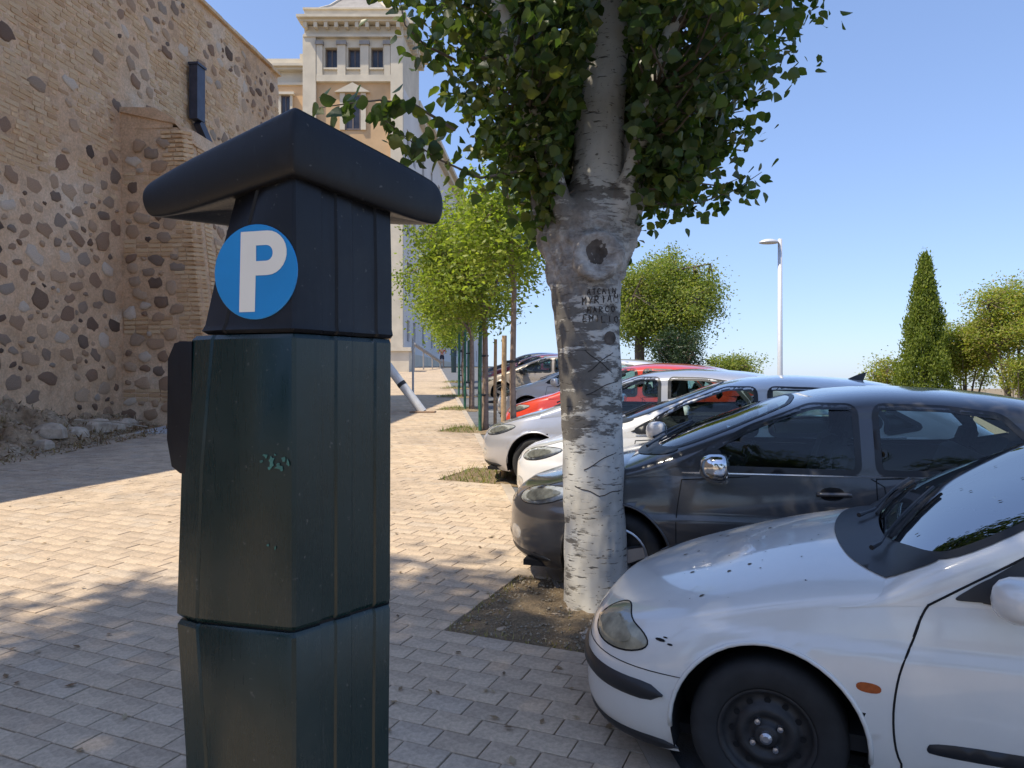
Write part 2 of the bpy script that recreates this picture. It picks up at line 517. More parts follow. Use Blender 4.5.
def pit(i):
    p0, p1, r0, r1 = PIT_UV[i]
    cu, cv, a, b = (p0 + p1)/2, (r0 + r1)*PW/2, (p1 - p0)/2, (r1 - r0)*PW/2
    n = 36 if i == 0 else 14
    vs, fs = [], []
    for j in range(n + 1):
        for k in range(n + 1):
            u, v = cu - a + 2*a*k/n, cv - b + 2*b*j/n
            x, y = uv2xy(u, v)
            edge = min(k, n - k, j, n - j) / n
            z = 0.05 * y + 0.024 + 0.03 * min(1, edge * 6) * (0.55 + 0.9 * noise.fractal(Vector((x*5, y*5, i)), 0.6, 2, 5))
            vs.append((x, y, z))
    for j in range(n):
        for k in range(n):
            q = j*(n+1)+k; fs.append((q, q+1, q+n+2, q+n+1))
    o = obj('tree_pit', new_mesh('tree_pit', vs, fs, True), M['soil']); o['kind'] = 'structure'
    g = MB()
    m = 1500 if i == 0 else 420
    for _ in range(m):
        u, v = random.uniform(-a, a), random.uniform(-b, b)
        ed = max(abs(u)/a, abs(v)/b)
        if i == 0 and ed < 0.88 and random.random() < 0.96: continue
        x, y = uv2xy(cu + u, cv + v)
        if i > 0 and (u > 0.35 * a): continue
        h = random.uniform(0.012, 0.045) if i == 0 else random.uniform(0.03, 0.12)
        th = random.uniform(0, 6.28); wd = 0.004 if i == 0 else 0.008
        d = Vector((math.cos(th), math.sin(th), 0)); e = Vector((-d.y, d.x, 0))
        p = Vector((x, y, 0.05*y + 0.03))
        g.add([p - e*wd, p + e*wd, p + d*h*0.7 + Vector((0, 0, h))], [(0, 1, 2)])
    if g.v:
        gr = g.build('pit_grass', M['straw'] if i == 0 else M['grass'], None, fix=False)
        tag(gr, ['dry straw-coloured grass fringing the bare tree pit beside the white car'][0] if i == 0 else ['', 'green grass tuft in the tree pit at the slim staked trunk', 'grass strip in the pit by the green tree stake'][min(i, 2)] if i < 3 else 'sparse grass in a distant tree pit up the walkway', 'grass', 'grass in the tree pits', 'stuff')
    if i == 0:
        pb = MB()
        for _ in range(900):
            u, v = random.uniform(-a, a)*0.97, random.uniform(-b, b)*0.97
            x, y = uv2xy(cu + u, cv + v); r = random.uniform(0.004, 0.013)
            p = Vector((x, y, 0.05*y + 0.044))
            pb.add([p + Vector((random.uniform(.6,1.2)*r*dx, random.uniform(.6,1.2)*r*dy, r*dz*0.8)) for dx, dy, dz in ((1,0,0),(0,1,0),(-1,0,0),(0,-1,0),(0,0,1),(0,0,-1))],
                   [(0,1,4),(1,2,4),(2,3,4),(3,0,4),(1,0,5),(2,1,5),(3,2,5),(0,3,5)])
        o = pb.build('pebbles', M['pebble'], None, fix=False)
        tag(o, 'loose pebbles strewn over the bare soil of the nearest tree pit', 'pebbles', None, 'stuff')
for i in range(len(PITS)): pit(i)

# ------------------------------------------------------------------ old stone and brick wall
WN = Vector((0.9929, -0.1191, 0)); WD = Vector((0.1191, 0.9929, 0))
WTOP = 11.67
def wtop(d):
    pts = [(-10, 4.0), (3.0, 5.6), (6.8, 7.85), (8.7, 9.2), (12.0, 11.5), (12.6, WTOP), (60, WTOP)]
    for (a, za), (b, zb) in zip(pts, pts[1:]):
        if a <= d <= b: return za + (zb - za) * (d - a) / (b - a)
    return WTOP
def wrel(d, z):
    return 0.05 * noise.fractal(Vector((d*0.8, z*0.8, 3)), 0.7, 2, 4) + 0.012 * noise.noise(Vector((d*3, z*3, 9))) + 0.010 * noise.noise(Vector((d*7, z*7, 19)))
def WP(d, z, out=0.0):
    return Vector((wall_x(d), d, z)) + WN * out

t = NT('wall_mortar'); v = t.coord('Object')
a, b, c3 = t.noise(v, 0.45, 6, 0.6), t.noise(v, 3.0, 8, 0.7), t.noise(v, 22, 6, 0.75)
c = t.ramp(a, [(0.3, (0.54, 0.35, 0.21)), (0.5, (0.66, 0.455, 0.29)), (0.68, (0.72, 0.55, 0.39))])
c = t.mix(t.ramp(t.noise(v, 0.9, 7, 0.7), [(0.6, 0.0), (0.72, 0.75)]), c, (0.70, 0.60, 0.47))
c = t.mix(1.0, c, t.ramp(b, [(0.25, 0.76), (0.65, 1.12)]), 'MULTIPLY')
c = t.mix(1.0, c, t.ramp(c3, [(0.3, 0.76), (0.6, 1.12)]), 'MULTIPLY')
t.set(Base_Color=c, Roughness=0.95, Specular_IOR_Level=0.2)
t.bump(t.mix(0.5, b, c3), 0.9, 0.05)
M['mortar'] = t.m
t = NT('wall_stone'); v = t.coord('Object')
c = t.ramp(rand_id(t), [(0.0, (0.12, 0.085, 0.066)), (0.16, (0.30, 0.19, 0.125)), (0.34, (0.46, 0.305, 0.195)), (0.52, (0.55, 0.39, 0.26)), (0.66, (0.40, 0.29, 0.205)), (0.80, (0.20, 0.145, 0.11)), (0.93, (0.66, 0.54, 0.42))])
c = t.mix(1.0, c, t.ramp(t.noise(v, 11, 8, 0.75), [(0.3, 0.75), (0.7, 1.25)]), 'MULTIPLY')
t.set(Base_Color=c, Roughness=0.9, Specular_IOR_Level=0.25); t.bump(t.noise(v, 25, 6, 0.7), 0.7, 0.03)
M['stone'] = t.m
t = NT('wall_brick'); v = t.coord('Object')
c = t.ramp(rand_id(t), [(0.0, (0.62, 0.40, 0.22)), (0.4, (0.69, 0.48, 0.28)), (0.75, (0.72, 0.53, 0.33)), (0.95, (0.54, 0.34, 0.19))])
c = t.mix(1.0, c, t.ramp(t.noise(v, 9, 8, 0.75), [(0.3, 0.72), (0.7, 1.15)]), 'MULTIPLY')
t.set(Base_Color=c, Roughness=0.93, Specular_IOR_Level=0.2); t.bump(t.noise(v, 30, 5, 0.7), 0.6, 0.02)
M['brick'] = t.m

wall = thing('stone_wall', 'tall old wall of brick and rubble stone rising on the left', 'wall', (wall_x(18), 18, gz(0, 18)))
# face grid with gentle relief
vs, fs = [], []
D0, D1, ND, NZ = 9.6, 24.8, 260, 190
for i in range(ND + 1):
    d = D0 + (D1 - D0) * i / ND
    z0 = gz(0, d) - 0.4
    for j in range(NZ + 1):
        z = z0 + (wtop(d) - z0) * j / NZ
        rel = wrel(d, z)
        if j == NZ: rel = 0.0
        vs.append(WP(d, z, rel))
for i in range(ND):
    for j in range(NZ):
        k = i*(NZ+1)+j; fs.append((k, k+NZ+1, k+NZ+2, k+1))
mb = MB().add(vs, fs)
# core, ends, near part
prof = [-8, -2, 3, 6.8, 8.7, 9.6, 9.61, 12.0, 12.6, 18, 24.8]
cs, cf = [], []
for d in prof:
    back = -0.08 if d > 9.605 else 0.0
    zt = wtop(d) - (0.02 if d > 9.605 else 0)
    cs += [WP(d, gz(0, d) - 0.5, back), WP(d, zt, back), WP(d, zt, -1.6), WP(d, gz(0, d) - 0.5, -1.6)]
for i in range(len(prof) - 1):
    for k in range(4):
        k2 = (k + 1) % 4; cf.append((i*4+k, i*4+k2, i*4+4+k2, i*4+4+k))
n = (len(prof) - 1) * 4
cf += [(0, 3, 2, 1), (n, n+1, n+2, n+3)]
mb.add(cs, cf)
wo = mb.build('wall_face', M['mortar'], wall, world=True, fix=False)
cp = MB()
for (d0, d1) in zip(np.arange(12.6, 24.8, 0.35), list(np.arange(12.95, 24.8, 0.35)) + [24.83]):
    j = random.uniform(-0.012, 0.012)
    A = [WP(d0 + 0.006, WTOP + 0.001, 0.10 + j), WP(d1 - 0.006, WTOP + 0.001, 0.10 + j), WP(d1 - 0.006, WTOP + 0.001, -1.6), WP(d0 + 0.006, WTOP + 0.001, -1.6)]
    B = [WP(d0 + 0.006, WTOP + 0.10 + j, 0.09 + j), WP(d1 - 0.006, WTOP + 0.10 + j, 0.09 + j), WP(d1 - 0.006, WTOP + 0.3, -0.8), WP(d0 + 0.006, WTOP + 0.3, -0.8)]
    cm = MB().add(A + B, [(3,2,1,0),(4,5,6,7),(0,1,5,4),(1,2,6,5),(2,3,7,6),(3,0,4,7)])
    cm.build('coping_tile', M['brick'], wall, world=True)

def stone_template(seed, n=10):
    r = random.Random(seed)
    ex = r.uniform(2.0, 3.2)
    out = []
    for k in range(n):
        th = 2*math.pi*(k + r.uniform(-0.25, 0.25))/n
        cc, ss = math.cos(th), math.sin(th)
        rad = (abs(cc)**ex + abs(ss)**ex)**(-1/ex) * r.uniform(0.66, 1.08)
        out.append((rad*cc, rad*ss))
    V = [(x, y, -0.3) for x, y in out] + [(x*0.93, y*0.93, 0.45) for x, y in out] + [(x*0.62, y*0.62, 0.85 + r.uniform(-.12, .1)) for x, y in out] + [(0, 0, 1.0)]
    Fc = []
    for k in range(n):
        k2 = (k+1) % n
        Fc += [(k, k2, n+k2, n+k), (n+k, n+k2, 2*n+k2, 2*n+k), (2*n+k, 2*n+k2, 3*n)]
    return V, Fc
STONES = [stone_template(i) for i in range(12)]

def pack(accept, box, radii, tries, rg):
    """dart throwing for ellipses (half width, half height) in a 2d box"""
    placed = []; cell = {}
    for rr in radii:
        for _ in range(tries):
            x, y = rg.uniform(box[0], box[1]), rg.uniform(box[2], box[3])
            if not accept(x, y): continue
            a = rr * rg.uniform(0.85, 1.3); b = rr * rg.uniform(0.6, 0.95)
            ci, cj = int(x // 0.6), int(y // 0.6); ok = True
            for i in (ci-1, ci, ci+1):
                for j in (cj-1, cj, cj+1):
                    for (px, py, pa, pb) in cell.get((i, j), ()):
                        if ((x-px)/(a+pa+0.015))**2 + ((y-py)/(b+pb+0.015))**2 < 1: ok = False; break
                    if not ok: break
                if not ok: break
            if ok:
                placed.append((x, y, a, b)); cell.setdefault((ci, cj), []).append((x, y, a, b))
    return placed

def emit_pieces(items, limit, name, rest_name, m, parent, geo_list):
    """items: (sort key, geometry index, 4x4 world matrix); the largest become objects, the rest one part"""
    items.sort(key=lambda q: -q[0])
    off = parent.location if parent.parent is None else parent.location + parent.parent.location
    mes = {}
    rest = MB()
    for i, (key, gi, mt) in enumerate(items):
        if i < limit and key > 0:
            if gi not in mes:
                mes[gi] = new_mesh(name, geo_list[gi][0], geo_list[gi][1], name == 'stone'); mes[gi].materials.append(m)
            o = obj(name, mes[gi], None, parent)
            o.matrix_local = Matrix.Translation(-off) @ mt
        else:
            rest.add([mt @ Vector(v) for v in geo_list[gi][0]], geo_list[gi][1])
    if rest.v:
        o = rest.build(rest_name, m, parent, smooth=(name == 'stone'), world=True, fix=False); o['kind'] = 'stuff'

def face_mtx(origin, u, nrm, ang, sx, sy, sz):
    up = Vector((0, 0, 1))
    R = Matrix((u, up, nrm)).transposed().to_4x4()
    return Matrix.Translation(origin) @ R @ Matrix.Rotation(ang, 4, 'Z') @ Matrix.Diagonal((sx, sy, sz, 1))

def on_screen(p):
    if p.y < 0.5: return 0
    x, y = 512 + FPX*p.x/p.y, 384 - FPX*(p.z-CAMZ)/p.y
    return 1 if (-5 < x < 1029 and -5 < y < 773) else 0

def brick_zone(d, z):
    nz = noise.fractal(Vector((d*0.45, z*0.6, 21)), 0.8, 2, 3)
    if d < 16.6:
        lim = 5.35 + 0.9 * nz + (0.9 if d > 15.2 else 0)
        return z > lim and noise.noise(Vector((d*0.9, z*0.7, 5))) < 0.33
    return nz > 0.02 and z > 5.0
def stone_ok(d, z):
    if z < gz(0, d) + 0.2 or z > wtop(d) - 0.25: return False
    if 16.55 < d < 18.6 and z < 7.6: return False
    if brick_zone(d, z): return noise.noise(Vector((d*2.2, z*2.2, 40))) > 0.52
    if z > 5.6: return noise.noise(Vector((d*0.9, z*0.9, 60))) > -0.1
    return noise.noise(Vector((d*0.7, z*0.5, 77))) > -0.38
rg = random.Random(5)
sp = pack(stone_ok, (9.8, 24.6, 0.3, WTOP), [0.21, 0.17, 0.135, 0.105, 0.08, 0.058], 3200, rg)
items = []
for (d, z, a, b) in sp:
    p = WP(d, z, 0.0); s = on_screen(p)
    hid = (178 < 512 + FPX*p.x/p.y < 400 and 384 - FPX*(p.z-CAMZ)/p.y > 210)
    items.append(((a*b/(d*d)) * s * (0 if hid else 1), rg.randrange(12), face_mtx(WP(d, z, wrel(d, z)), WD, WN, rg.uniform(-0.6, 0.6), a, b*rg.uniform(0.8, 1.05), rg.uniform(0.016, 0.045))))
emit_pieces(items, 300, 'stone', 'small_stones', M['stone'], wall, STONES)
# bricks
bl, bh = 0.29, 0.068
BRICK = [bevbox(-0.5, -0.5, -0.6, 0.5, 0.5, 0.5, 0.07)]
BRICK[0] = ([Vector((x, y, z)) for x, y, z in BRICK[0][0]], BRICK[0][1])
placed = [(d, z, a, b) for (d, z, a, b) in sp if z > 4.6]
def clear_of(lst, d, z, ha, hb):
    for (x, y, a, b) in lst:
        if abs(d - x) < a*0.9 + ha and abs(z - y) < b*0.85 + hb: return False
    return True
items = []
row = 0; z = 4.6
while z < WTOP - 0.1:
    d = 9.8 + (row % 2) * 0.14 + rg.uniform(0, 0.05)
    while d < 24.6:
        ln = bl * rg.uniform(0.8, 1.12) * (1 if rg.random() > 0.2 else 0.55)
        dc = d + ln / 2
        zz = z + 0.025 * noise.noise(Vector((dc*0.5, z*0.3, 8)))
        if zz < wtop(dc) - 0.12 and brick_zone(dc, zz) and not (16.55 < dc < 18.6 and zz < 7.7) and rg.random() > 0.05 and clear_of(placed, dc, zz, ln*0.4, bh*0.4):
            s = on_screen(WP(dc, zz)) * ln / dc
            items.append((s, 0, face_mtx(WP(dc, zz, rg.uniform(-0.004, 0.006) + wrel(dc, zz)), WD, WN, rg.gauss(0, 0.010), ln, bh*rg.uniform(0.92, 1.15), 0.017)))
        d += ln + 0.028
    z += 0.098; row += 1
emit_pieces(items, 300, 'brick', 'far_bricks', M['brick'], wall, BRICK)

# buttress standing out from the wall
BD = 16.76; BTOP = 7.67
def BP(p, z, along=0.0):       # p = distance out from the wall, along = further up the street
    return WP(BD + along * 0.9929, z) + WN * p
def bout(z): return 1.45 + 0.75 * max(0, min(1, (BTOP - z) / 7.0))
butt_vs, butt_fs = [], []
NB = 24
zz0 = gz(0, BD) - 0.4
for j in range(NB + 1):
    z = zz0 + (BTOP - 0.35 - zz0) * j / NB
    o = bout(z)
    row = []
    for (p, al) in [(-0.1, 0), (o*0.25, 0), (o*0.5, 0), (o*0.75, 0), (o - 0.28, 0), (o - 0.07, 0.07), (o, 0.28), (o, 1.0), (o, 2.2), (-0.1, 2.2)]:
        q = BP(p, z, al); q += Vector((0, -1, 0)) * 0.03 * noise.fractal(Vector((p*1.2, z*1.2, 15)), 0.7, 2, 3)
        row.append(q)
    butt_vs += row
nr = 10
for j in range(NB):
    for k in range(nr - 1):
        a = j*nr + k; butt_fs.append((a, a+1, a+nr+1, a+nr))
# sloping top
o = bout(BTOP)
top = [BP(-0.1, BTOP + 0.12, -0.06), BP(o*0.55, BTOP + 0.06, -0.06), BP(o - 0.2, BTOP - 0.2, -0.04), BP(o + 0.12, BTOP - 0.62, 0.24), BP(o + 0.12, BTOP - 0.62, 2.3), BP(-0.1, BTOP + 0.12, 2.3)]
butt = MB().add(butt_vs, butt_fs)
bo = butt.build('buttress', M['mortar'], wall, world=True, fix=False, smooth=True)
capm = MB().add(top + [q - Vector((0, 0, 0.09)) for q in top], [(0,1,2,3,4,5), (11,10,9,8,7,6)] + [(i, (i+1) % 6, (i+1) % 6 + 6, i + 6) for i in range(6)])
capm.add([BP(-0.1, BTOP - 0.36, 0), BP(o*0.55, BTOP - 0.36, 0.0), BP(o - 0.28, BTOP - 0.36, 0), BP(-0.1, BTOP + 0.1, 0), BP(o*0.55, BTOP + 0.04, 0.0), BP(o - 0.25, BTOP - 0.22, 0)], [(0,1,4,3), (1,2,5,4)])
capm.build('buttress_cap', M['mortar'], wall, world=True)
bo_off = bo.location
FN = (-WD)                      # the buttress face looks down the street towards the camera
def band(z): return any(abs(z - q) < 0.16 for q in (1.55, 3.05, 4.7, 6.2))
def b_ok(p, z):
    o = bout(z)
    return 0.14 < p < o - 0.5 and gz(0, BD) + 0.25 < z < BTOP - 0.7 and not band(z)
bp = pack(b_ok, (0.05, 2.2, 0.8, BTOP), [0.19, 0.15, 0.12, 0.09, 0.07], 900, rg)
items = [(a*b*on_screen(BP(p, z)), rg.randrange(12), face_mtx(BP(p, z) + FN*0.012, WN, FN, rg.uniform(-0.4, 0.4), a, b, rg.uniform(0.03, 0.055))) for (p, z, a, b) in bp]
emit_pieces(items, 150, 'stone', 'small_stones', M['stone'], bo, STONES)
items = []
z = gz(0, BD) + 0.1; row = 0
while z < BTOP - 0.45:
    o = bout(z)
    ln = 0.36 if row % 6 < 3 else 0.5
    spans = [(o - 0.12 - ln*q, o - 0.12 - ln*q - ln*0.46) for q in (0.0, 0.5)]
    if band(z):
        spans += [(q + 0.26, q) for q in np.arange(0.06, o - 0.8, 0.285)]
    nrm_c = (WN - WD).normalized(); u_c = (WN + WD).normalized()
    items.append((on_screen(BP(o - 0.1, z, 0.1)), 0, face_mtx(BP(o - 0.11, z, 0.11) + nrm_c*rg.uniform(0.024, 0.034), u_c, nrm_c, rg.gauss(0, 0.01), 0.27, bh*rg.uniform(0.9, 1.1), 0.05)))
    for (p1, p0) in spans:
        pc = (p0 + p1) / 2
        items.append((on_screen(BP(pc, z)), 0, face_mtx(BP(pc, z) + FN*rg.uniform(-0.006, 0.006), WN, FN, rg.gauss(0, 0.01), p1 - p0, bh*rg.uniform(0.85, 1.1), 0.05)))
    z += 0.098; row += 1
emit_pieces(items, 220, 'brick', 'far_bricks', M['brick'], bo, BRICK)

# the buttress's flank along the street
def BQ(al, z): return BP(bout(z), z, al)
def q_ok(al, z): return 0.75 < al < 2.1 and gz(0, BD) + 0.25 < z < BTOP - 0.75 and not band(z)
bq = pack(q_ok, (0.7, 2.15, 0.8, BTOP), [0.19, 0.15, 0.11, 0.08], 500, rg)
items = [(0, rg.randrange(12), face_mtx(BQ(al, z) + WN*0.01, WD, WN, rg.uniform(-.4, .4), a, b, rg.uniform(.02, .045))) for (al, z, a, b) in bq]
z = gz(0, BD) + 0.1; row = 0
itb = []
while z < BTOP - 0.72:
    ln = 0.34 if row % 6 < 3 else 0.24
    spans = [(0.33, 0.33 + ln*0.95)] + ([(q, q + 0.26) for q in np.arange(0.75, 2.1, 0.285)] if band(z) else [])
    for (p0, p1) in spans:
        itb.append((0, 0, face_mtx(BQ((p0+p1)/2, z) + WN*rg.uniform(0.0, 0.012), WD, WN, rg.gauss(0, 0.01), p1 - p0, bh*rg.uniform(.9, 1.1), 0.04)))
    z += 0.098; row += 1
emit_pieces(items, 0, 'stone', 'flank_stones', M['stone'], bo, STONES)
emit_pieces(itb, 0, 'brick', 'flank_bricks', M['brick'], bo, BRICK)

# metal duct on the wall above the buttress
M['duct'] = plain('duct_metal', (0.05, 0.055, 0.08), 0.45, 0.3, var=0.25, scale=4)
duct = thing('drain_duct', 'dark blue metal duct fixed high on the stone wall above the buttress', 'duct', WP(19.6, 9.0, 0.1))
def duct_box(a, b, wdt, dep):
    a, b = Vector(a), Vector(b)
    ax = (b - a).normalized(); s_ = WN.cross(ax).normalized()
    P = [q + s_*wdt*i + WN*dep*j for q in (a, b) for i, j in ((-1, 0), (1, 0), (1, 1), (-1, 1))]
    return MB().add(P, [(0,3,2,1),(4,5,6,7),(0,1,5,4),(1,2,6,5),(2,3,7,6),(3,0,4,7)])
duct_box(WP(19.55, 9.80, 0.06), WP(19.55, 8.45, 0.06), 0.19, 0.22).build('upright_duct', M['duct'], duct, world=True)
duct_box(WP(19.6, 8.44, 0.08), WP(20.6, 7.55, 0.08), 0.11, 0.18).build('slanting_duct', M['duct'], duct, world=True)
duct_box(WP(19.55, 9.86, 0.04), WP(19.55, 9.805, 0.04), 0.22, 0.27).build('duct_cap', M['duct'], duct, world=True)

# bank of rubble and dry litter along the foot of the wall
t = NT('rubble'); v = t.coord('Object')
n1, n2 = t.noise(v, 1.6, 8, 0.7), t.noise(v, 12, 8, 0.75)
c = t.ramp(n1, [(0.3, (0.30, 0.185, 0.10)), (0.5, (0.50, 0.34, 0.205)), (0.66, (0.66, 0.51, 0.36))])
c = t.mix(1.0, c, t.ramp(n2, [(0.3, 0.5), (0.65, 1.15)]), 'MULTIPLY')
t.set(Base_Color=c, Roughness=0.95); t.bump(n2, 0.9, 0.06)
M['rubble'] = t.m
vs, fs = [], []
NA, NO = 110, 26
for i in range(NA + 1):
    d = 9.8 + 6.9 * i / NA
    wdt = 1.45 - 0.4 * max(0, (d - 13.5) / 3.2) + 0.2 * noise.noise(Vector((d*1.3, 0, 4)))
    hh = (1.05 - 0.28 * max(0, d - 12.8)) if d > 12.8 else 1.05
    hh = 0.8*max(0.35, hh)
    for j in range(NO + 1):
        q = j / NO; out = -0.05 + wdt * q
        pr = hh * (1 - q) ** 1.3
        z = gz(0, d) + 0.02 + pr * (1 + 0.9 * noise.fractal(Vector((d*1.7, out*2.2, 6)), 0.8, 2, 4)) + 0.06 * (1 - q) * noise.fractal(Vector((d*7, out*7, 2)), 0.8, 2, 3)
        if j == NO: z = gz(0, d) + 0.01
        vs.append(WP(d, z, out))
for i in range(NA):
    for j in range(NO):
        k = i*(NO+1)+j; fs.append((k, k+NO+1, k+NO+2, k+1))
bank = obj('rubble_bank', new_mesh('rubble_bank', vs, fs, True), M['rubble'])
tag(bank, 'bank of pale rubble and earth heaped along the foot of the stone wall', 'rubble', None, 'stuff')
M['litter'] = leaf_mat('dry_litter', [(0.18, 0.11, 0.06), (0.3, 0.21, 0.12), (0.12, 0.08, 0.05), (0.38, 0.3, 0.2)], 0.15, 0.7)
lt = MB()
for _ in range(4200):
    d = random.uniform(9.8, 16.6); out = random.uniform(0.1, 1.5) if random.random() < 0.8 else random.uniform(1.2, 1.9)
    i, j = (d - 9.8) / 6.9 * NA, min(max((out + 0.05) / 1.45, 0), 1) * NO
    base = vs[int(i)*(NO+1) + int(j)]
    p = Vector(base) + Vector((random.gauss(0, .04), random.gauss(0, .04), 0.015))
    if out > 1.4: p = WP(d, gz(0, d) + 0.045, out)
    s = random.uniform(0.015, 0.05)
    d1 = Vector((random.gauss(0,1), random.gauss(0,1), random.gauss(0,.6))).normalized()*s*random.uniform(1, 2.6)
    d2 = Vector((random.gauss(0,1), random.gauss(0,1), random.gauss(0,.6))).normalized()*s*0.5
    lt.add([p - d2, p + d2, p + d1 + d2*0.4 + Vector((0, 0, abs(d1.z)))], [(0, 1, 2)])
o = lt.build('dry_litter', M['litter'], None, fix=False)
tag(o, 'brown dry leaves and twigs littering the rubble bank under the wall', 'leaf litter', None, 'stuff')
rk = [stone_template(100 + i, 9) for i in range(5)]
M['rock'] = plain('pale_rock', (0.48, 0.385, 0.29), 0.92, var=0.35, scale=6, bump=0.8, bscale=20)
RL = iter(['pale rock at the left end of the rubble bank under the wall', 'second pale rock from the left in the rubble bank', 'rounded pale rock in the middle of the rubble bank', 'pale rock near the right end of the rubble bank', 'low rock at the near foot of the rubble bank', 'smallest pale rock at the front of the rubble bank', 'rightmost pale rock of the bank next to the buttress'])
for (d, out, s, z) in ((13.4, .95, .30, .35), (14.1, .9, .24, .25), (14.9, .75, .30, .28), (15.6, .62, .22, .22), (13.0, 1.15, .2, .18), (15.2, .95, .13, .1), (16.1, .55, .26, .2)):
    V, Fc = random.choice(rk)
    rt = Matrix.Translation(WP(d, gz(0, d) + z - 0.12, out)) @ Matrix.Rotation(random.uniform(0, 6), 4, 'Z') @ Matrix.Diagonal((s, s*0.8, s*0.7, 1))
    o = obj('rock', new_mesh('rock', [rt @ Vector(q) for q in V], Fc, False), M['rock'])
    tag(o, next(RL), 'rock', 'rocks in the rubble bank')
sk = MB().tube([WP(14.1, gz(0, 14) + 0.42, 0.85), WP(14.9, gz(0, 15) + 0.3, 1.05), WP(15.8, gz(0, 16) + 0.10, 1.2)], [0.012, 0.016, 0.01], 6)
tag(sk.build('stick', plain('bleached_wood', (0.4, 0.32, 0.24), 0.9)), 'bleached dry stick lying across the rubble bank', 'stick')
slab = MB().add([WP(15.3, gz(0, 15.3) + 0.05, 1.25), WP(16.6, gz(0, 16.6) + 0.05, 1.1), WP(16.6, gz(0, 16.6) + 0.05, 3.2), WP(15.3, gz(0, 15.3) + 0.05, 3.2),
                 WP(15.3, gz(0, 15.3), 1.25), WP(16.6, gz(0, 16.6), 1.1), WP(16.6, gz(0, 16.6), 3.2), WP(15.3, gz(0, 15.3), 3.2)],
                [(0,1,2,3),(0,4,5,1),(1,5,6,2),(2,6,7,3),(3,7,4,0)])
o = slab.build('concrete_slab', plain('slab_concrete', (0.46, 0.45, 0.44), 0.8, var=0.12)); o['kind'] = 'structure'
# ------------------------------------------------------------------ palace with corner tower
TD = 60.0
M['cream'] = plain('cream_stone', (0.62, 0.55, 0.43), 0.85, var=0.12, scale=0.9, bump=0.3, bscale=4)
M['stucco'] = plain('orange_stucco', (0.60, 0.40, 0.22), 0.9, var=0.1, scale=0.8)
M['white_wall'] = plain('white_render', (0.66, 0.64, 0.61), 0.9, var=0.08, scale=0.35)
M['slate'] = plain('slate_roof', (0.30, 0.28, 0.26), 0.8, var=0.15, scale=2)
M['window_dark'] = plain('window_dark', (0.035, 0.035, 0.045), 0.25, var=0.5, scale=1.5)
M['window_frame'] = plain('window_frame_paint', (0.16, 0.12, 0.1), 0.6)
pal = thing('palace', 'cream stone palace with square corner tower and slate roof behind the wall', 'building', (-12, TD, 3.0))
def fb(mb, x0, y0, x1, y1, o0, o1, d=TD):
    a, b = at(x0, y1, d), at(x1, y0, d)
    mb.box((a.x, d - o1, a.z), (b.x, d - o0, b.z)); return mb
def pb(name, m, boxes):
    mb = MB()
    for q in boxes: fb(mb, *q)
    return mb.build(name, m, pal, world=True, fix=False)
# dark core so that the openings read as rooms
core = MB(); fb(core, 305, 20, 402.5, 374, -7.0, -0.55); fb(core, 250, 70, 304, 374, -7.0, -0.95)
core.build('core', M['window_dark'], pal, world=True)
pb('wall', M['cream'], [(304.5, 36, 402.5, 47.5, -0.54, 0), (304.5, 68.5, 402.5, 83, -0.54, 0.02), (304.5, 47.5, 325, 68.5, -0.54, 0), (337, 47.5, 348, 68.5, -0.54, 0),
                        (360, 47.5, 371, 68.5, -0.54, 0), (383, 47.5, 402.5, 68.5, -0.54, 0)])
pb('lower_wall', M['stucco'], [(304.5, 83, 402.5, 374, -0.54, -0.05)])
for x0, x1 in ((303.5, 316.5), (391, 403.2)):
    pb('corner_pier', M['cream'], [(x0, 37, x1, 374, -0.3, 0.25)])
for x in (320, 342, 365, 387.5):
    wd = 3 if x in (320, 387.5) else 4
    pb('pilaster', M['cream'], [(x - wd, 46, x + wd, 76, 0, 0.22)])
    pb('capital', M['slate'], [(x - wd - 1, 42.2, x + wd + 1, 45.9, 0, 0.35)])
pb('plinth_band', M['cream'], [(317, 76, 391, 82.5, 0.021, 0.25)])
pb('architrave', M['cream'], [(304, 36, 403, 38.5, 0.001, 0.34)])
pb('frieze', M['cream'], [(304.5, 26, 402.5, 36, -0.54, 0.05)])
for x in np.linspace(307, 399, 10):
    pb('bracket', M['cream'], [(x - 1.7, 25.3, x + 1.7, 30.5, 0.051, 0.62)])
pb('cornice', M['cream'], [(299.5, 20, 406, 22.6, -0.5, 1.0), (301.5, 22.6, 404.5, 25.2, -0.5, 0.7)])
pb('parapet', M['cream'], [(305, 11, 401.5, 20, -0.5, 0.2), (303.8, 9.5, 402.5, 11, -0.5, 0.35)])
# concave pyramid roof
a, b = at(305, 9.6, TD), at(401.5, 9.6, TD)
cx, cw = (a.x + b.x) / 2, (b.x - a.x) / 2
rv, rf = [], []
hts = [(1.0, 0.0), (0.78, 0.45), (0.58, 1.05), (0.42, 1.8), (0.28, 2.9), (0.16, 4.2), (0.05, 6.0)]
for k, h in hts:
    for sx, sy in ((-1,-1),(1,-1),(1,1),(-1,1)):
        rv.append((cx + sx*cw*k, TD + cw + sy*cw*k, a.z + h))
for i in range(len(hts) - 1):
    for k in range(4):
        k2 = (k+1) % 4; rf.append((i*4+k, i*4+k2, i*4+4+k2, i*4+4+k))
rf.append((24, 25, 26, 27))
rm = obj('roof', new_mesh('roof', rv, rf), M['slate'], pal, world=True)
for k in range(4):
    MB().tube([Vector(rv[i*4+k]) for i in range(len(hts))], 0.12, 6).build('roof_hip', M['cream'], pal, world=True)
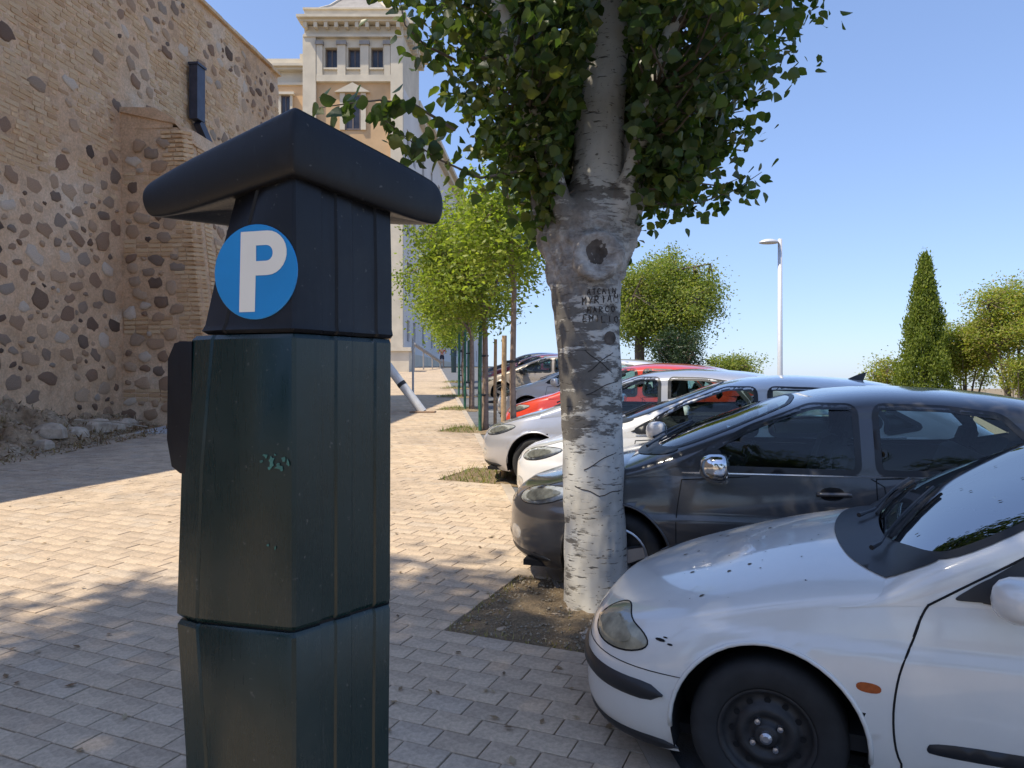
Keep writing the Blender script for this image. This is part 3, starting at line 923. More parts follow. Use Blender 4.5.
def window(parent, x0, y0, x1, y1, out, d=TD):
    f = MB()
    fw = (x1 - x0) * 0.09
    for q in ((x0, y0, x1, y0+fw), (x0, y1-fw, x1, y1), (x0, y0+fw, x0+fw, y1-fw), (x1-fw, y0+fw, x1, y1-fw), ((x0+x1)/2-fw*0.5, y0+fw, (x0+x1)/2+fw*0.5, y1-fw)):
        fb(f, *q, out - 0.08, out, d)
    fo = f.build('window', M['window_frame'], parent, world=True, fix=False)
    p = MB(); fb(p, x0+fw, y0+fw, x1-fw, y1-fw, out - 0.06, out - 0.04, d)
    p.build('pane', M['window_dark'], fo, world=True, fix=False)
for x0, x1 in ((325, 337), (348, 360), (371, 383)):
    window(pal, x0 + .1, 47.6, x1 - .1, 68.4, -0.4)
    pb('window_sill', M['cream'], [(x0 - 1, 68.5, x1 + 1, 70.2, 0.021, 0.2)])
# pedimented window below
pd = MB()
o_, u_, v_ = at(0, 0, TD), Vector((TD/FPX, 0, 0)), Vector((0, 0, -TD/FPX))
pd.prism([(335, 93), (370.5, 93), (353, 83.6)], 0, 0.3, (o_ + Vector((0, 0.02, 0)), u_, v_, Vector((0, -1, 0))))
pd.build('pediment', M['cream'], pal, world=True)
pb('window_surround', M['cream'], [(340, 93.2, 345, 130, -0.05, 0.1), (361, 93.2, 366, 130, -0.05, 0.1)])
window(pal, 345.1, 95, 360.9, 130, 0.02)
# left wing
pb('wing_wall', M['stucco'], [(250, 84, 303.4, 374, -0.94, -0.3)])
pb('wing_parapet', M['cream'], [(250, 57, 303.6, 64, -1.5, -0.3), (250, 64, 303.6, 66.5, -1.5, 0.2), (250, 66.5, 303.6, 69, -1.5, -0.05), (250, 81.5, 303.4, 84, -0.94, -0.15)])
pb('wing_recess', M['cream'], [(250, 69, 303.4, 81.5, -0.94, -0.6)])
pb('wing_block', M['cream'], [(298, 51, 303.4, 56.9, -2.0, -0.5)])
pb('window_hood', M['cream'], [(276, 92, 294, 94.5, -0.299, 0.1), (278, 94.5, 280.5, 118, -0.299, -0.1), (289.5, 94.5, 292, 118, -0.299, -0.1)])
window(pal, 280.6, 95, 289.4, 118, -0.22)
# long side facade going up the street
SU = Vector((0.05, 1, 0)).normalized(); SN = Vector((1, -0.05, 0)).normalized()
SO = Vector((at(403, 0, TD).x, TD, 0))
def SP(s, z, out=0.0): return SO + SU*s + SN*out + Vector((0, 0, z))
def sbox(mb, s0, s1, z0, z1, o0, o1):
    P = [SP(s, z, o) for z in (z0, z1) for s, o in ((s0, o0), (s1, o0), (s1, o1), (s0, o1))]
    return mb.add(P, [(0,3,2,1),(4,5,6,7),(0,1,5,4),(1,2,6,5),(2,3,7,6),(3,0,4,7)])
# tower side
ts = at(0, 20, TD).z
mb = MB(); sbox(mb, -0.05, 7.4, 25.0, ts, -0.5, -0.02); mb.build('tower_side_wall', M['cream'], pal, world=True)
mb = MB(); sbox(mb, 0.1, 8.0, ts - 0.2, ts + 0.25, -0.5, 0.75); sbox(mb, 0.1, 7.8, ts - 0.5, ts - 0.2, -0.5, 0.45); mb.build('tower_side_cornice', M['cream'], pal, world=True)
mb = MB(); sbox(mb, 0.1, 7.4, ts + 0.25, ts + 0.95, -0.5, 0.1); mb.build('tower_side_parapet', M['cream'], pal, world=True)
for s in np.linspace(0.6, 7.2, 9):
    mb = MB(); sbox(mb, s - .15, s + .15, ts - 1.0, ts - 0.5, -0.02, 0.45); mb.build('bracket', M['cream'], pal, world=True)
H = 25.0
cols = [2.2, 5.0] + [9.5 + 5.0 * i for i in range(13)]
rows = [(5.2, 6.9, 0.55), (9.2, 11.6, 0.6), (13.6, 17.6, 0.65), (20.0, 22.2, 0.6)]
zcur = 2.0; mbw, mbo = MB(), MB()
for (z0, z1, hw_) in rows:
    sbox(mbw, 0.0, 72, zcur, z0, -0.5, 0.0)
    s = 0.0
    for c_ in cols:
        sbox(mbw, s, c_ - hw_, z0, z1, -0.5, 0.0); s = c_ + hw_
    sbox(mbw, s, 72, z0, z1, -0.5, 0.0); zcur = z1
sbox(mbw, 0.0, 72, zcur, H - 0.02, -0.5, 0.0)
mbw.build('side_wall', M['white_wall'], pal, world=True, fix=False)
mb = MB(); sbox(mb, 1.0, 72, 2.0, H - 0.05, -4.0, -0.52); mb.build('side_core', M['window_dark'], pal, world=True)
mb = MB(); sbox(mb, 7.42, 72.5, H, H + 0.4, -4.0, 0.9); sbox(mb, 7.42, 72.3, H + 0.4, H + 1.6, -4.0, 0.1); sbox(mb, 7.42, 72.2, H - 0.5, H, 0.001, 0.5); mb.build('side_cornice', M['cream'], pal, world=True)
mb = MB(); sbox(mb, 7.42, 72.2, 18.3, 18.7, 0.001, 0.3); sbox(mb, 7.42, 72.2, 12.2, 12.5, 0.001, 0.2); mb.build('string_course', M['cream'], pal, world=True)
mb = MB(); sbox(mb, 0.0, 72.2, 2.0, 4.2, 0.001, 0.35); mb.build('plinth', M['cream'], pal, world=True)
for (z0, z1, hw_) in rows:
    for c_ in cols:
        mb = MB()
        for (a_, b_, e_, f_) in ((c_-hw_, c_+hw_, z0, z0+.1), (c_-hw_, c_+hw_, z1-.1, z1), (c_-hw_, c_-hw_+.1, z0+.1, z1-.1), (c_+hw_-.1, c_+hw_, z0+.1, z1-.1)):
            sbox(mb, a_, b_, e_, f_, -0.45, -0.35)
        fo = mb.build('window', M['window_frame'], pal, world=True, fix=False)
        p = MB(); sbox(p, c_-hw_+.1, c_+hw_-.1, z0+.1, z1-.1, -0.43, -0.41); p.build('pane', M['window_dark'], fo, world=True, fix=False)

# stair parapet and pedestal at the foot of the palace
st = thing('stair_parapet', 'pale stone pedestal with sloping dark handrail at the foot of the palace', 'parapet', (at(404, 366, 52).x, 52, gz(0, 52)))
mb = MB(); p = at(402, 368, 52)
mb.box((p.x - 1.6, 51, gz(0, 52) - 0.1), (p.x + 0.6, 53, gz(0, 52) + 1.35)); mb.box((p.x - 1.75, 50.85, gz(0, 52) + 1.351), (p.x + 0.75, 53.15, gz(0, 52) + 1.6))
mb.build('pedestal', M['cream'], st, world=True, fix=False)
mb = MB(); a, b = at(414, 344, 54), at(441, 362, 60)
mb.tube([a, b], 0.12, 6); mb.build('handrail', M['slate'], st, world=True)
for q in (0.0, 0.33, 0.66, 0.97):
    c_ = a.lerp(b, q); MB().tube([c_, Vector((c_.x, c_.y, gz(0, c_.y)))], 0.05, 6).build('rail_post', M['slate'], st, world=True)

# slim pole and leaning white post on the walkway behind the meter
M['grey_paint'] = plain('grey_paint', (0.45, 0.46, 0.48), 0.5, var=0.1)
M['white_post'] = plain('white_post', (0.66, 0.67, 0.68), 0.55, var=0.1, scale=5)
y_ = 24.0; p = Vector(((413 - 512) / FPX * y_, y_, gz(0, y_)))
po = thing('slim_pole', 'slim grey metal pole standing behind the leaning white post', 'pole', p)
MB().tube([p, p + Vector((0, 0, 2.1))], 0.035, 8).build('shaft', M['grey_paint'], po, world=True)
MB().lathe([(0.0, 0.02), (0.11, 0.02), (0.11, 0.0)], 12, Matrix.Translation(p)).build('base_plate', M['grey_paint'], po, world=True)
y_ = 20.0; p = Vector(((424 - 512) / FPX * y_, y_, gz(0, y_)))
po = thing('leaning_post', 'thick white post leaning to the left with a dark band on it', 'post', p)
top = p + Vector((-1.35, 0.2, 1.75)); dirv = (top - p).normalized()
MB().tube([p + dirv*0.05, top], 0.115, 16).build('shaft', M['white_post'], po, smooth=False, world=True)
MB().tube([p + dirv*0.92, p + dirv*1.02], 0.12, 16).build('dark_band', M['black_plastic'], po, world=True)
MB().box((p.x - 0.35, p.y - 0.22, p.z + 0.02), (p.x + 0.3, p.y + 0.22, p.z + 0.07), bev=0.01).build('base_plate', plain('rusty_plate', (0.3, 0.2, 0.13), 0.8), po, world=True, fix=False)
# ------------------------------------------------------------------ parking meter
E1, E2 = Vector((-0.961, 0.276, 0)), Vector((0.61, 0.79, 0)).normalized()
PN = Vector((-0.276, -0.961, 0))                        # outward normal of the face with the sign
MC = Vector(((293 - 512) / FPX * 1.3, 1.3, 0))          # its near corner
MG = gz(0, 1.4) + 0.03
def mpt(s, r, z): return MC + E1*s + E2*r + Vector((0, 0, z))
def mback(s, b, z): return MC + E1*s - PN*b + Vector((0, 0, z))

def gloss_body(name, c, rough=0.32, spec=0.5):
    t = NT(name); v = t.coord('Object')
    big, fine = t.noise(v, 3, 6, 0.65), t.noise(t.coord('Object', (60, 60, 4)), 3, 5, 0.7)
    col = t.ramp(big, [(0.3, sc(c, 0.75)), (0.62, c), (0.8, (c[0]*1.6 + .004, c[1]*1.5 + .004, c[2]*1.5 + .004))])
    dust = t.ramp(t.noise(v, 90, 2, 0.5), [(0.70, 0.0), (0.76, 0.5)])                     # specks
    scr = t.ramp(t.noise(t.coord('Object', (25, 25, 2.5), (0.3, 0.2, 0)), 2.2, 4, 0.7), [(0.68, 0.0), (0.75, 0.30)])   # rubbed streaks
    film = t.ramp(t.noise(v, 5, 6, 0.7), [(0.5, 0.0), (0.8, 0.16)])                       # thin dust film
    col = t.mix(dust, col, (0.13, 0.13, 0.12)); col = t.mix(scr, col, (0.06, 0.075, 0.075)); col = t.mix(film, col, (0.10, 0.10, 0.09))
    t.set(Base_Color=col,
          Roughness=t.ramp(t.mix(0.5, big, fine), [(0.3, rough*0.75), (0.7, rough*1.5)]), Specular_IOR_Level=spec)
    t.bump(t.noise(v, 7, 3), 0.06, 0.02)
    return t.m
M['meter_green'] = gloss_body('meter_green', (0.003, 0.020, 0.021), 0.25, 0.52)
M['meter_black'] = gloss_body('meter_black', (0.006, 0.007, 0.011), 0.34, 0.36)
M['meter_cap'] = gloss_body('meter_cap', (0.008, 0.008, 0.010), 0.38, 0.36)
M['sign_blue'] = plain('sign_blue', (0.008, 0.25, 0.60), 0.35, var=0.06, scale=8)
M['sign_white'] = plain('sign_white', (0.86, 0.83, 0.72), 0.4, var=0.06)
M['smear'] = plain('paint_smear', (0.045, 0.15, 0.125), 0.6, var=0.4, scale=40)

meter = thing('parking_meter', 'big dark green parking meter with a blue P sign and sloping black cap', 'parking meter', (MC.x, MC.y + 0.15, MG))
RIBS = [0.0, 0.03, 0.26, 0.275, 0.40, 0.415, 0.56, 0.575, 0.80, 0.815, 0.97, 1.0]
RIBO = [0.004, 0.0, 0.0, 0.004, 0.004, 0.0, 0.0, 0.003, 0.003, -0.001, -0.001, 0.006]
def ring(z, sL, R, infl=0.0, ribs=True, rim=0.0):
    """plan outline of the housing: sign face, ribbed right face, rounded back"""
    pts = []
    rn = Vector((E2.y, -E2.x, 0))                       # outward normal of the right face
    for q, o in zip(RIBS, RIBO):
        p = mpt(0, R*q, z) - rn*(o if ribs else 0) + rn*infl
        if q == 0: p = p + PN*infl
        pts.append(p)
    e = mpt(0, R, z)
    pts += [e + Vector((-0.012, 0.03, 0)) + rn*infl, e + Vector((-0.05, 0.12, 0)) + Vector((infl, infl, 0)), e + Vector((-0.14, 0.16, 0)) + Vector((0, infl, 0))]
    pts += [mback(sL - 0.02, 0.26, z) + E1*infl, mback(sL - 0.004, 0.10, z) + E1*infl, mback(sL, 0.035, z) + E1*infl, mback(sL - 0.004, 0.016, z) + E1*infl + PN*infl]
    pts += [mback(sL - 0.055, 0.0, z) + PN*infl, mback(sL - 0.06, 0.002, z) + PN*infl, mback(sL - 0.064, 0.0, z) + PN*infl, mback(sL*0.35, 0, z) + PN*infl, mback(0.012, 0, z) + PN*infl, mback(0.003, 0.002, z) + PN*infl]
    return pts
def loft(rings, name, m, parent, cap0=True, cap1=True, smooth=True):
    n = len(rings[0]); mb = MB(); fs = []
    for i in range(len(rings) - 1):
        for k in range(n):
            k2 = (k+1) % n; fs.append((i*n+k, i*n+k2, (i+1)*n+k2, (i+1)*n+k))
    if cap0: fs.append(tuple(range(n))[::-1])
    if cap1: fs.append(tuple(range((len(rings)-1)*n, len(rings)*n)))
    mb.add([p for r in rings for p in r], fs)
    o = mb.build(name, m, parent, world=True)
    if smooth:
        o.data.shade_smooth()
        md = o.modifiers.new('edge', 'EDGE_SPLIT'); md.split_angle = math.radians(28)
    return o
Z0 = CAMZ
zseam = Z0 - 0.4187
RB = 0.228
lower = loft([ring(MG, 0.195, RB*0.96), ring(MG + 0.3, 0.21, RB*0.975), ring(Z0 - 0.66, 0.231, RB*0.985), ring(zseam - 0.012, 0.249, RB), ring(zseam - 0.004, 0.249, RB, -0.004)], 'lower_cabinet', M['meter_green'], meter)
upper = loft([ring(zseam, 0.249, RB, -0.005), ring(zseam + 0.007, 0.250, RB, 0.0), ring(Z0 - 0.15, 0.240, RB + 0.001), ring(Z0 + 0.078, 0.218, RB + 0.002), ring(Z0 + 0.0855, 0.216, RB + 0.002, -0.004)], 'upper_cabinet', M['meter_green'], meter)
loft([ring(zseam - 0.006, 0.244, RB, -0.008, False), ring(zseam + 0.004, 0.244, RB, -0.008, False)], 'joint', M['dark_gap'], meter, False, False, False)
head = loft([ring(Z0 + 0.088, 0.192, RB + 0.006, -0.004), ring(Z0 + 0.094, 0.194, RB + 0.006, 0.002), ring(Z0 + 0.105, 0.190, RB + 0.005, 0.0), ring(Z0 + 0.22, 0.160, RB + 0.004), ring(Z0 + 0.345, 0.125, RB + 0.002, -0.002), ring(Z0 + 0.385, 0.098, RB, -0.006)], 'head', M['meter_black'], meter)
# service panel standing out on the left side
mb = MB()
def pz(s0, s1, b0, b1, zs):
    return None
pan = []
for (z, g) in ((Z0 - 0.160, 0.0), (Z0 - 0.148, 0.018), (Z0 - 0.10, 0.028), (Z0 + 0.045, 0.026), (Z0 + 0.073, 0.012), (Z0 + 0.076, 0.0)):
    sL = 0.242
    pan.append([mback(sL - 0.03, 0.012, z), mback(sL + g - 0.004, 0.014, z), mback(sL + g, 0.03, z), mback(sL + g, 0.2, z), mback(sL - 0.02, 0.22, z)])
loft(pan, 'service_panel', M['meter_black'], meter)
# cap
cp = MB()
nL, nC, nR = MC + E1*0.284 + PN*0.018, MC + PN*0.012 + Vector((E2.y, -E2.x, 0))*0.012, MC + E2*0.332 + Vector((E2.y, -E2.x, 0))*0.03
nB = MC + E1*0.27 + E2*0.42
LV = [(0.0, 0.35, (.322, .350, .318, .30)), (1.0, 0, (.328, .366, .326, .30)), (1.0, 0, (.358, .452, .392, .36)), (0.93, 0, (.372, .474, .412, .385)), (0.0, 0, (.40, .43, .42, .40))]
cen = (nL + nC + nR + nB) / 4
def cap_ring(k, zs, sub=4):
    P = [nL, nC, nR, nB]; out = []
    for i in range(4):
        for f in (0.0, 0.035, 0.1, 0.25, 0.5, 0.75, 0.9, 0.965):
            a, b = P[i], P[(i+1) % 4]
            xy = a.lerp(b, f); z = zs[i] + (zs[(i+1) % 4] - zs[i]) * f
            c = cen.lerp(xy, k)
            # both wings thin out and round off towards their tips
            dd = c - MC; det = E1.x*E2.y - E1.y*E2.x
            s_ = (dd.x*E2.y - dd.y*E2.x)/det/0.30; r_ = (E1.x*dd.y - E1.y*dd.x)/det/0.37
            for q, zm in ((s_, 0.336), (r_, 0.372)):
                a_ = max(0.0, min(1.0, (q - 0.66)/0.36))
                z = zm + (z - zm)*(0.22 + 0.78*math.sqrt(1 - a_*a_)) if a_ > 0 else z
            c.z = Z0 + z; out.append(c)
    return out
rings = [cap_ring(0.55, (.325, .352, .335, .32)), cap_ring(0.93, (.288, .348, .312, .31)), cap_ring(0.985, (.284, .353, .312, .315)), cap_ring(1.02, (.300, .372, .328, .325)), cap_ring(1.035, (.330, .415, .358, .345)),
         cap_ring(1.015, (.350, .447, .386, .37)), cap_ring(0.975, (.364, .463, .404, .385)), cap_ring(0.90, (.376, .470, .414, .395)), cap_ring(0.5, (.40, .46, .42, .41))]
co = loft(rings, 'cap', M['meter_cap'], meter, smooth=False)
md = co.modifiers.new('s', 'SUBSURF'); md.levels = 2; md.render_levels = 2
co.data.shade_smooth()
# sign disc and letter, flat on the face of the head
def on_head(px, py, off):
    d = Vector(((px - 512) / FPX, 1, (384 - py) / FPX))
    # the head face leans back a little with height: take its plane through three face points
    P0, P1, P2 = mback(0.1, 0, Z0 + 0.1), mback(0.02, 0, Z0 + 0.1), mback(0.02, 0, Z0 + 0.3)
    n_ = (P1 - P0).cross(P2 - P0).normalized()
    if n_.y > 0: n_ = -n_
    tt = (P0 - Vector((0, 0, CAMZ))).dot(n_) / d.dot(n_)
    return Vector((0, 0, CAMZ)) + d*tt + n_*off
DC = on_head(256, 272, 0)
RU, RV = -E1, Vector((0, 0, 1))
def disc_pts(r, off, n=48): return [DC + (RU*math.cos(2*math.pi*k/n)*r*1.0 + RV*math.sin(2*math.pi*k/n)*r) + PN*off for k in range(n)]
R_ = 0.0815
so = loft([disc_pts(R_, 0.0), disc_pts(R_, 0.0018), disc_pts(R_*0.985, 0.0026)], 'sign', M['sign_blue'], meter, smooth=False)
def letter_P():
    out = [(-0.38, -0.84), (0.0, -0.84), (0.02, -0.08), (0.30, -0.08)]
    for k in range(1, 13):
        a_ = -math.pi/2 + math.pi*k/13; out.append((0.30 + 0.46*math.cos(a_), 0.385 + 0.465*math.sin(a_)))
    out += [(0.30, 0.85), (-0.34, 0.85)]
    inn = [(0.03, 0.22)] + [(0.27 + 0.16*math.cos(-math.pi/2 + math.pi*k/9), 0.385 + 0.165*math.sin(-math.pi/2 + math.pi*k/9)) for k in range(10)] + [(0.03, 0.55)]
    return out, inn
lo, li = letter_P()
P2 = [Vector(p) for p in lo + li]
eds = [(i, (i+1) % len(lo)) for i in range(len(lo))] + [(len(lo)+i, len(lo)+(i+1) % len(li)) for i in range(len(li))]
vv, ee, ff, *_ = delaunay_2d_cdt(P2, eds, [], 0, 1e-6)
def inside(p, poly):
    r = False
    for i in range(len(poly)):
        (x1, y1), (x2, y2) = poly[i], poly[i-1]
        if (y1 > p[1]) != (y2 > p[1]) and p[0] < (x2-x1)*(p[1]-y1)/(y2-y1) + x1: r = not r
    return r
ff = [f for f in ff if (lambda c: inside(c, lo) and not inside(c, li))(sum((vv[i] for i in f), Vector((0, 0))) / len(f))]
lm = MB().add([DC + RU*v.x*R_ + RV*v.y*R_ + PN*0.0034 for v in vv], [tuple(f) for f in ff])
lp = obj('letter', lm.mesh('letter', fix=True), M['sign_white'], so, world=True)
# pale paint smears and scratches left on the housing
sm = MB(); rr = random.Random(3)
def on_face(px, py, off):
    d = Vector(((px - 512) / FPX, 1, (384 - py) / FPX))
    tt = (MC - Vector((0, 0, 0))).dot(PN) / d.dot(PN)
    q = d*tt + PN*off; q.z += CAMZ
    return q
for (px, py, a_, b_, m_) in ((266, 456, 5, 3, 9), (272, 462, 4, 7, 11), (279, 466, 6, 4, 10), (284, 459, 3, 3, 7), (289, 463, 3, 5, 9), (270, 468, 2, 2, 7), (262, 461, 2, 2, 7), (276, 455, 2, 2, 6), (282, 470, 2, 3, 7), (268, 545, 2, 2, 6), (276, 548, 1.5, 2, 6)):
    c_ = on_face(px, py, 0.0022)
    ring_ = [c_ + (RU*math.cos(6.283*k/m_)*a_ + RV*math.sin(6.283*k/m_)*b_) * rr.uniform(0.25, 1.15) * 0.00165 for k in range(m_)]
    sm.add(ring_ + [c_], [(k, (k+1) % m_, m_) for k in range(m_)])
sm.build('paint_smear', M['smear'], meter, world=True)['kind'] = 'stuff'

far_meter = copy_tree(meter)
far_meter.location = (-3.75, 50, gz(0, 50))
far_meter['label'] = 'small distant green parking meter beside the tree row up the walkway'
# ------------------------------------------------------------------ trees
LEAF = {
 'lobed': ([(0,0,0), (-.22,.04,.03), (-.42,.20,.08), (-.50,.40,.11), (-.36,.56,.09), (-.24,.76,.05), (0,1,-.06), (.24,.76,.05), (.36,.56,.09), (.50,.40,.11), (.42,.20,.08), (.22,.04,.03)], [(0,6,5,4,3,2,1), (0,11,10,9,8,7,6)]),
 'plain': ([(0,0,0), (-.26,.42,.06), (0,1,-.04), (.26,.42,.06)], [(0,2,1), (0,3,2)]),
}
def leaf_frames(n, droop=0.5, rg=RNG, sun_bias=0.0):
    """random leaf frames: length axis hanging by 'droop', normals anyhow"""
    th = rg.uniform(0, 2*np.pi, n)
    el = rg.normal(-droop, 0.5, n)
    L = np.stack([np.cos(th)*np.cos(el), np.sin(th)*np.cos(el), np.sin(el)], 1)
    r = rg.normal(0, 1, (n, 3)); r[:, 2] += sun_bias
    S = np.cross(L, r); S /= np.linalg.norm(S, axis=1)[:, None] + 1e-9
    N = np.cross(S, L)
    return S, L, N
def leaf_mesh(name, pts, sizes, shape='lobed', droop=0.5, bias=0.0):
    V, Fc = LEAF[shape]; V = np.array(V); n = len(pts)
    S, L, N = leaf_frames(n, droop, sun_bias=bias)
    P = pts[:, None, :] + sizes[:, None, None] * (V[None, :, 0, None]*S[:, None, :] + V[None, :, 1, None]*L[:, None, :] + V[None, :, 2, None]*N[:, None, :])
    P = P.reshape(-1, 3)
    k = len(V); tot = sum(len(f) for f in Fc)
    loops = np.concatenate([np.array(f) for f in Fc]); 
    li = (np.arange(n)[:, None]*k + loops[None, :]).ravel()
    lens = np.tile(np.array([len(f) for f in Fc]), n); st = np.concatenate([[0], np.cumsum(lens)[:-1]])
    me = bpy.data.meshes.new(name)
    me.vertices.add(len(P)); me.vertices.foreach_set('co', P.ravel())
    me.loops.add(len(li)); me.loops.foreach_set('vertex_index', li.astype(np.int32))
    me.polygons.add(len(lens)); me.polygons.foreach_set('loop_start', st.astype(np.int32))
    me.update(calc_edges=True); me.validate()
    return me

M['poplar_leaf'] = leaf_mat('poplar_leaf', [(0.034, 0.060, 0.020), (0.052, 0.085, 0.024), (0.066, 0.105, 0.032), (0.095, 0.125, 0.030), (0.060, 0.085, 0.042), (0.12, 0.13, 0.03)], 0.42, 0.34)
M['young_leaf'] = leaf_mat('young_leaf', [(0.16, 0.21, 0.035), (0.22, 0.27, 0.045), (0.28, 0.31, 0.06), (0.13, 0.18, 0.035)], 0.45, 0.5)
M['locust_leaf'] = leaf_mat('locust_leaf', [(0.18, 0.23, 0.05), (0.24, 0.265, 0.06), (0.13, 0.18, 0.045), (0.30, 0.29, 0.075)], 0.4, 0.55)
M['dark_leaf'] = leaf_mat('dark_leaf', [(0.022, 0.045, 0.022), (0.035, 0.06, 0.028), (0.05, 0.075, 0.03)], 0.2, 0.45)
M['cypress_leaf'] = leaf_mat('cypress_leaf', [(0.15, 0.19, 0.03), (0.21, 0.24, 0.035), (0.11, 0.15, 0.027)], 0.35, 0.6)
M['olive_leaf'] = leaf_mat('olive_leaf', [(0.25, 0.29, 0.055), (0.32, 0.335, 0.07), (0.36, 0.28, 0.11), (0.19, 0.24, 0.05)], 0.45, 0.55)
M['twig'] = plain('twig_bark', (0.13, 0.10, 0.075), 0.9, var=0.3, scale=20)
M['young_bark'] = plain('young_bark', (0.26, 0.19, 0.15), 0.85, var=0.25, scale=14, bump=0.4, bscale=40)

# bark of the big poplar: pale with dark lenticels, scars and rough patches
t = NT('poplar_bark'); tc = t.n('TexCoord')
vO = tc.outputs['Object']
len_ = t.noise(t.coord('Object', (9, 9, 60)), 1.0, 3, 0.6)
spk = t.noise(t.coord('Object', (30, 30, 55)), 1.0, 2, 0.5)
pat = t.noise(t.coord('Object', (4.2, 4.2, 13)), 1.0, 7, 0.68)
big = t.noise(vO, 2.0, 5, 0.6)
sep = t.n('SeparateXYZ'); t.l(vO, sep.inputs[0])
zz_ = sep.outputs['Z']
base = t.ramp(big, [(0.3, (0.40, 0.37, 0.32)), (0.55, (0.56, 0.54, 0.49)), (0.75, (0.62, 0.61, 0.58))])
dark = (0.055, 0.047, 0.040)
c = t.mix(t.ramp(len_, [(0.62, 0.0), (0.67, 0.85)]), base, dark)
c = t.mix(t.ramp(spk, [(0.66, 0.0), (0.71, 0.8)]), c, (0.09, 0.075, 0.06))
# rough dark patches between about 0.95 and 2.2 m up the trunk
mr = t.n('MapRange'); t.l(zz_, mr.inputs[0])
mr.inputs[1].default_value = 0.9; mr.inputs[2].default_value = 1.35; mr.inputs[3].default_value = 0.0; mr.inputs[4].default_value = 0.16
mr2 = t.n('MapRange'); t.l(zz_, mr2.inputs[0])
mr2.inputs[1].default_value = 2.75; mr2.inputs[2].default_value = 3.2; mr2.inputs[3].default_value = 0.0; mr2.inputs[4].default_value = -0.33
xr_ = t.n('MapRange'); t.l(sep.outputs['X'], xr_.inputs[0])
xr_.inputs[1].default_value = -0.2; xr_.inputs[2].default_value = 0.22; xr_.inputs[3].default_value = 0.06; xr_.inputs[4].default_value = -0.07
pm = t.math('ADD', t.math('ADD', t.math('ADD', pat, mr.outputs[0]), mr2.outputs[0]), xr_.outputs[0])
c = t.mix(t.ramp(pm, [(0.62, 0.0), (0.67, 0.85)]), c, t.mix(t.noise(vO, 30, 5, 0.7), (0.04, 0.035, 0.03), (0.14, 0.12, 0.10)))
# mottled brown bark over the burl
bu1 = t.n('MapRange'); t.l(zz_, bu1.inputs[0]); bu1.inputs[1].default_value = 1.98; bu1.inputs[2].default_value = 2.2
bu2 = t.n('MapRange'); t.l(zz_, bu2.inputs[0]); bu2.inputs[1].default_value = 2.75; bu2.inputs[2].default_value = 2.5
bun = t.noise(vO, 9, 8, 0.7)
bum = t.math('MULTIPLY', t.math('MULTIPLY', bu1.outputs[0], bu2.outputs[0]), t.ramp(t.noise(vO, 4, 5), [(0.35, 0.45), (0.6, 1.0)]))
c = t.mix(bum, c, t.ramp(bun, [(0.3, (0.12, 0.10, 0.085)), (0.48, (0.33, 0.295, 0.26)), (0.66, (0.54, 0.51, 0.47))]))
# low trunk slightly earthy
c = t.mix(t.ramp(t.math('ADD', t.noise(vO, 5, 5), t.math('MULTIPLY', zz_, -0.8)), [(0.3, 0.0), (0.6, 0.55)]), c, (0.42, 0.37, 0.28))
t.set(Base_Color=c, Roughness=0.8, Specular_IOR_Level=0.3)
t.bump(t.mix(0.5, t.ramp(len_, [(0.6, 1.0), (0.68, 0.0)]), t.ramp(pm, [(0.6, 1.0), (0.68, 0.2)])), 0.7, 0.012)
M['poplar_bark'] = t.m
M['knot'] = plain('knot_wood', (0.09, 0.072, 0.058), 0.9, var=0.5, scale=14, bump=1.0, bscale=30)
M['carved'] = plain('carved_scar', (0.045, 0.038, 0.034), 0.95, var=0.3, scale=30)

TX, TY = TREES_XY[0]
TG = gz(0, TY) + 0.02
pop = thing('poplar_tree', 'big pale-barked poplar with carved letters standing beside the white car', 'tree', (TX, TY, TG))
def tpt(px, py, dd=0.0): return at(px, py, TY + dd)
def path(lst, dd0=0.0, dd1=0.0):
    n = len(lst)
    P = [tpt(x, y, dd0 + (dd1 - dd0) * i / (n - 1)) for i, (x, y, wd) in enumerate(lst)]
    Rr = [wd / 2 * TY / FPX for (x, y, wd) in lst]
    return P, Rr
def dens(P, Rr, step=0.05):
    out, ro = [], []
    for i in range(len(P) - 1):
        n = max(1, int((P[i+1] - P[i]).length / step))
        for k in range(n):
            f = k / n; out.append(P[i].lerp(P[i+1], f)); ro.append(Rr[i] + (Rr[i+1] - Rr[i]) * f)
    return out + [P[-1]], ro + [Rr[-1]]
TR = [(600, 640, 84), (598, 612, 71), (597, 590, 65), (595, 540, 62), (594, 480, 61), (591, 400, 62), (588, 340, 64), (586, 300, 67), (585, 270, 73), (585, 245, 80), (587, 222, 76), (592, 205, 62), (597, 185, 53), (600, 120, 48), (607, 60, 42), (613, 0, 37), (618, -120, 32), (620, -300, 26), (625, -560, 18), (628, -800, 8)]
LIMBS = [([(572, 268, 50), (556, 238, 40), (546, 205, 32), (540, 150, 28), (522, 60, 25), (500, -60, 22), (480, -240, 18), (470, -420, 10)], 0.0, 0.25),
         ([(604, 268, 44), (622, 238, 34), (631, 205, 28), (637, 150, 26), (648, 60, 24), (672, -60, 20), (700, -240, 16), (716, -420, 9)], 0.0, 0.1),
         ([(588, 250, 40), (592, 190, 30), (580, 100, 26), (570, -40, 22), (560, -260, 16)], 0.12, 0.8),
         ([(585, 262, 36), (560, 200, 22), (530, 110, 20), (500, 0, 17), (470, -150, 14)], 0.0, -0.7),
         ([(598, 262, 30), (625, 190, 18), (655, 90, 17), (690, -40, 15), (720, -200, 12)], 0.0, -0.6)]
tm = MB()
P, Rr = path(TR); P2_, R2_ = dens(P, Rr); tm.tube(P2_, R2_, 20)
limb_paths = [P]
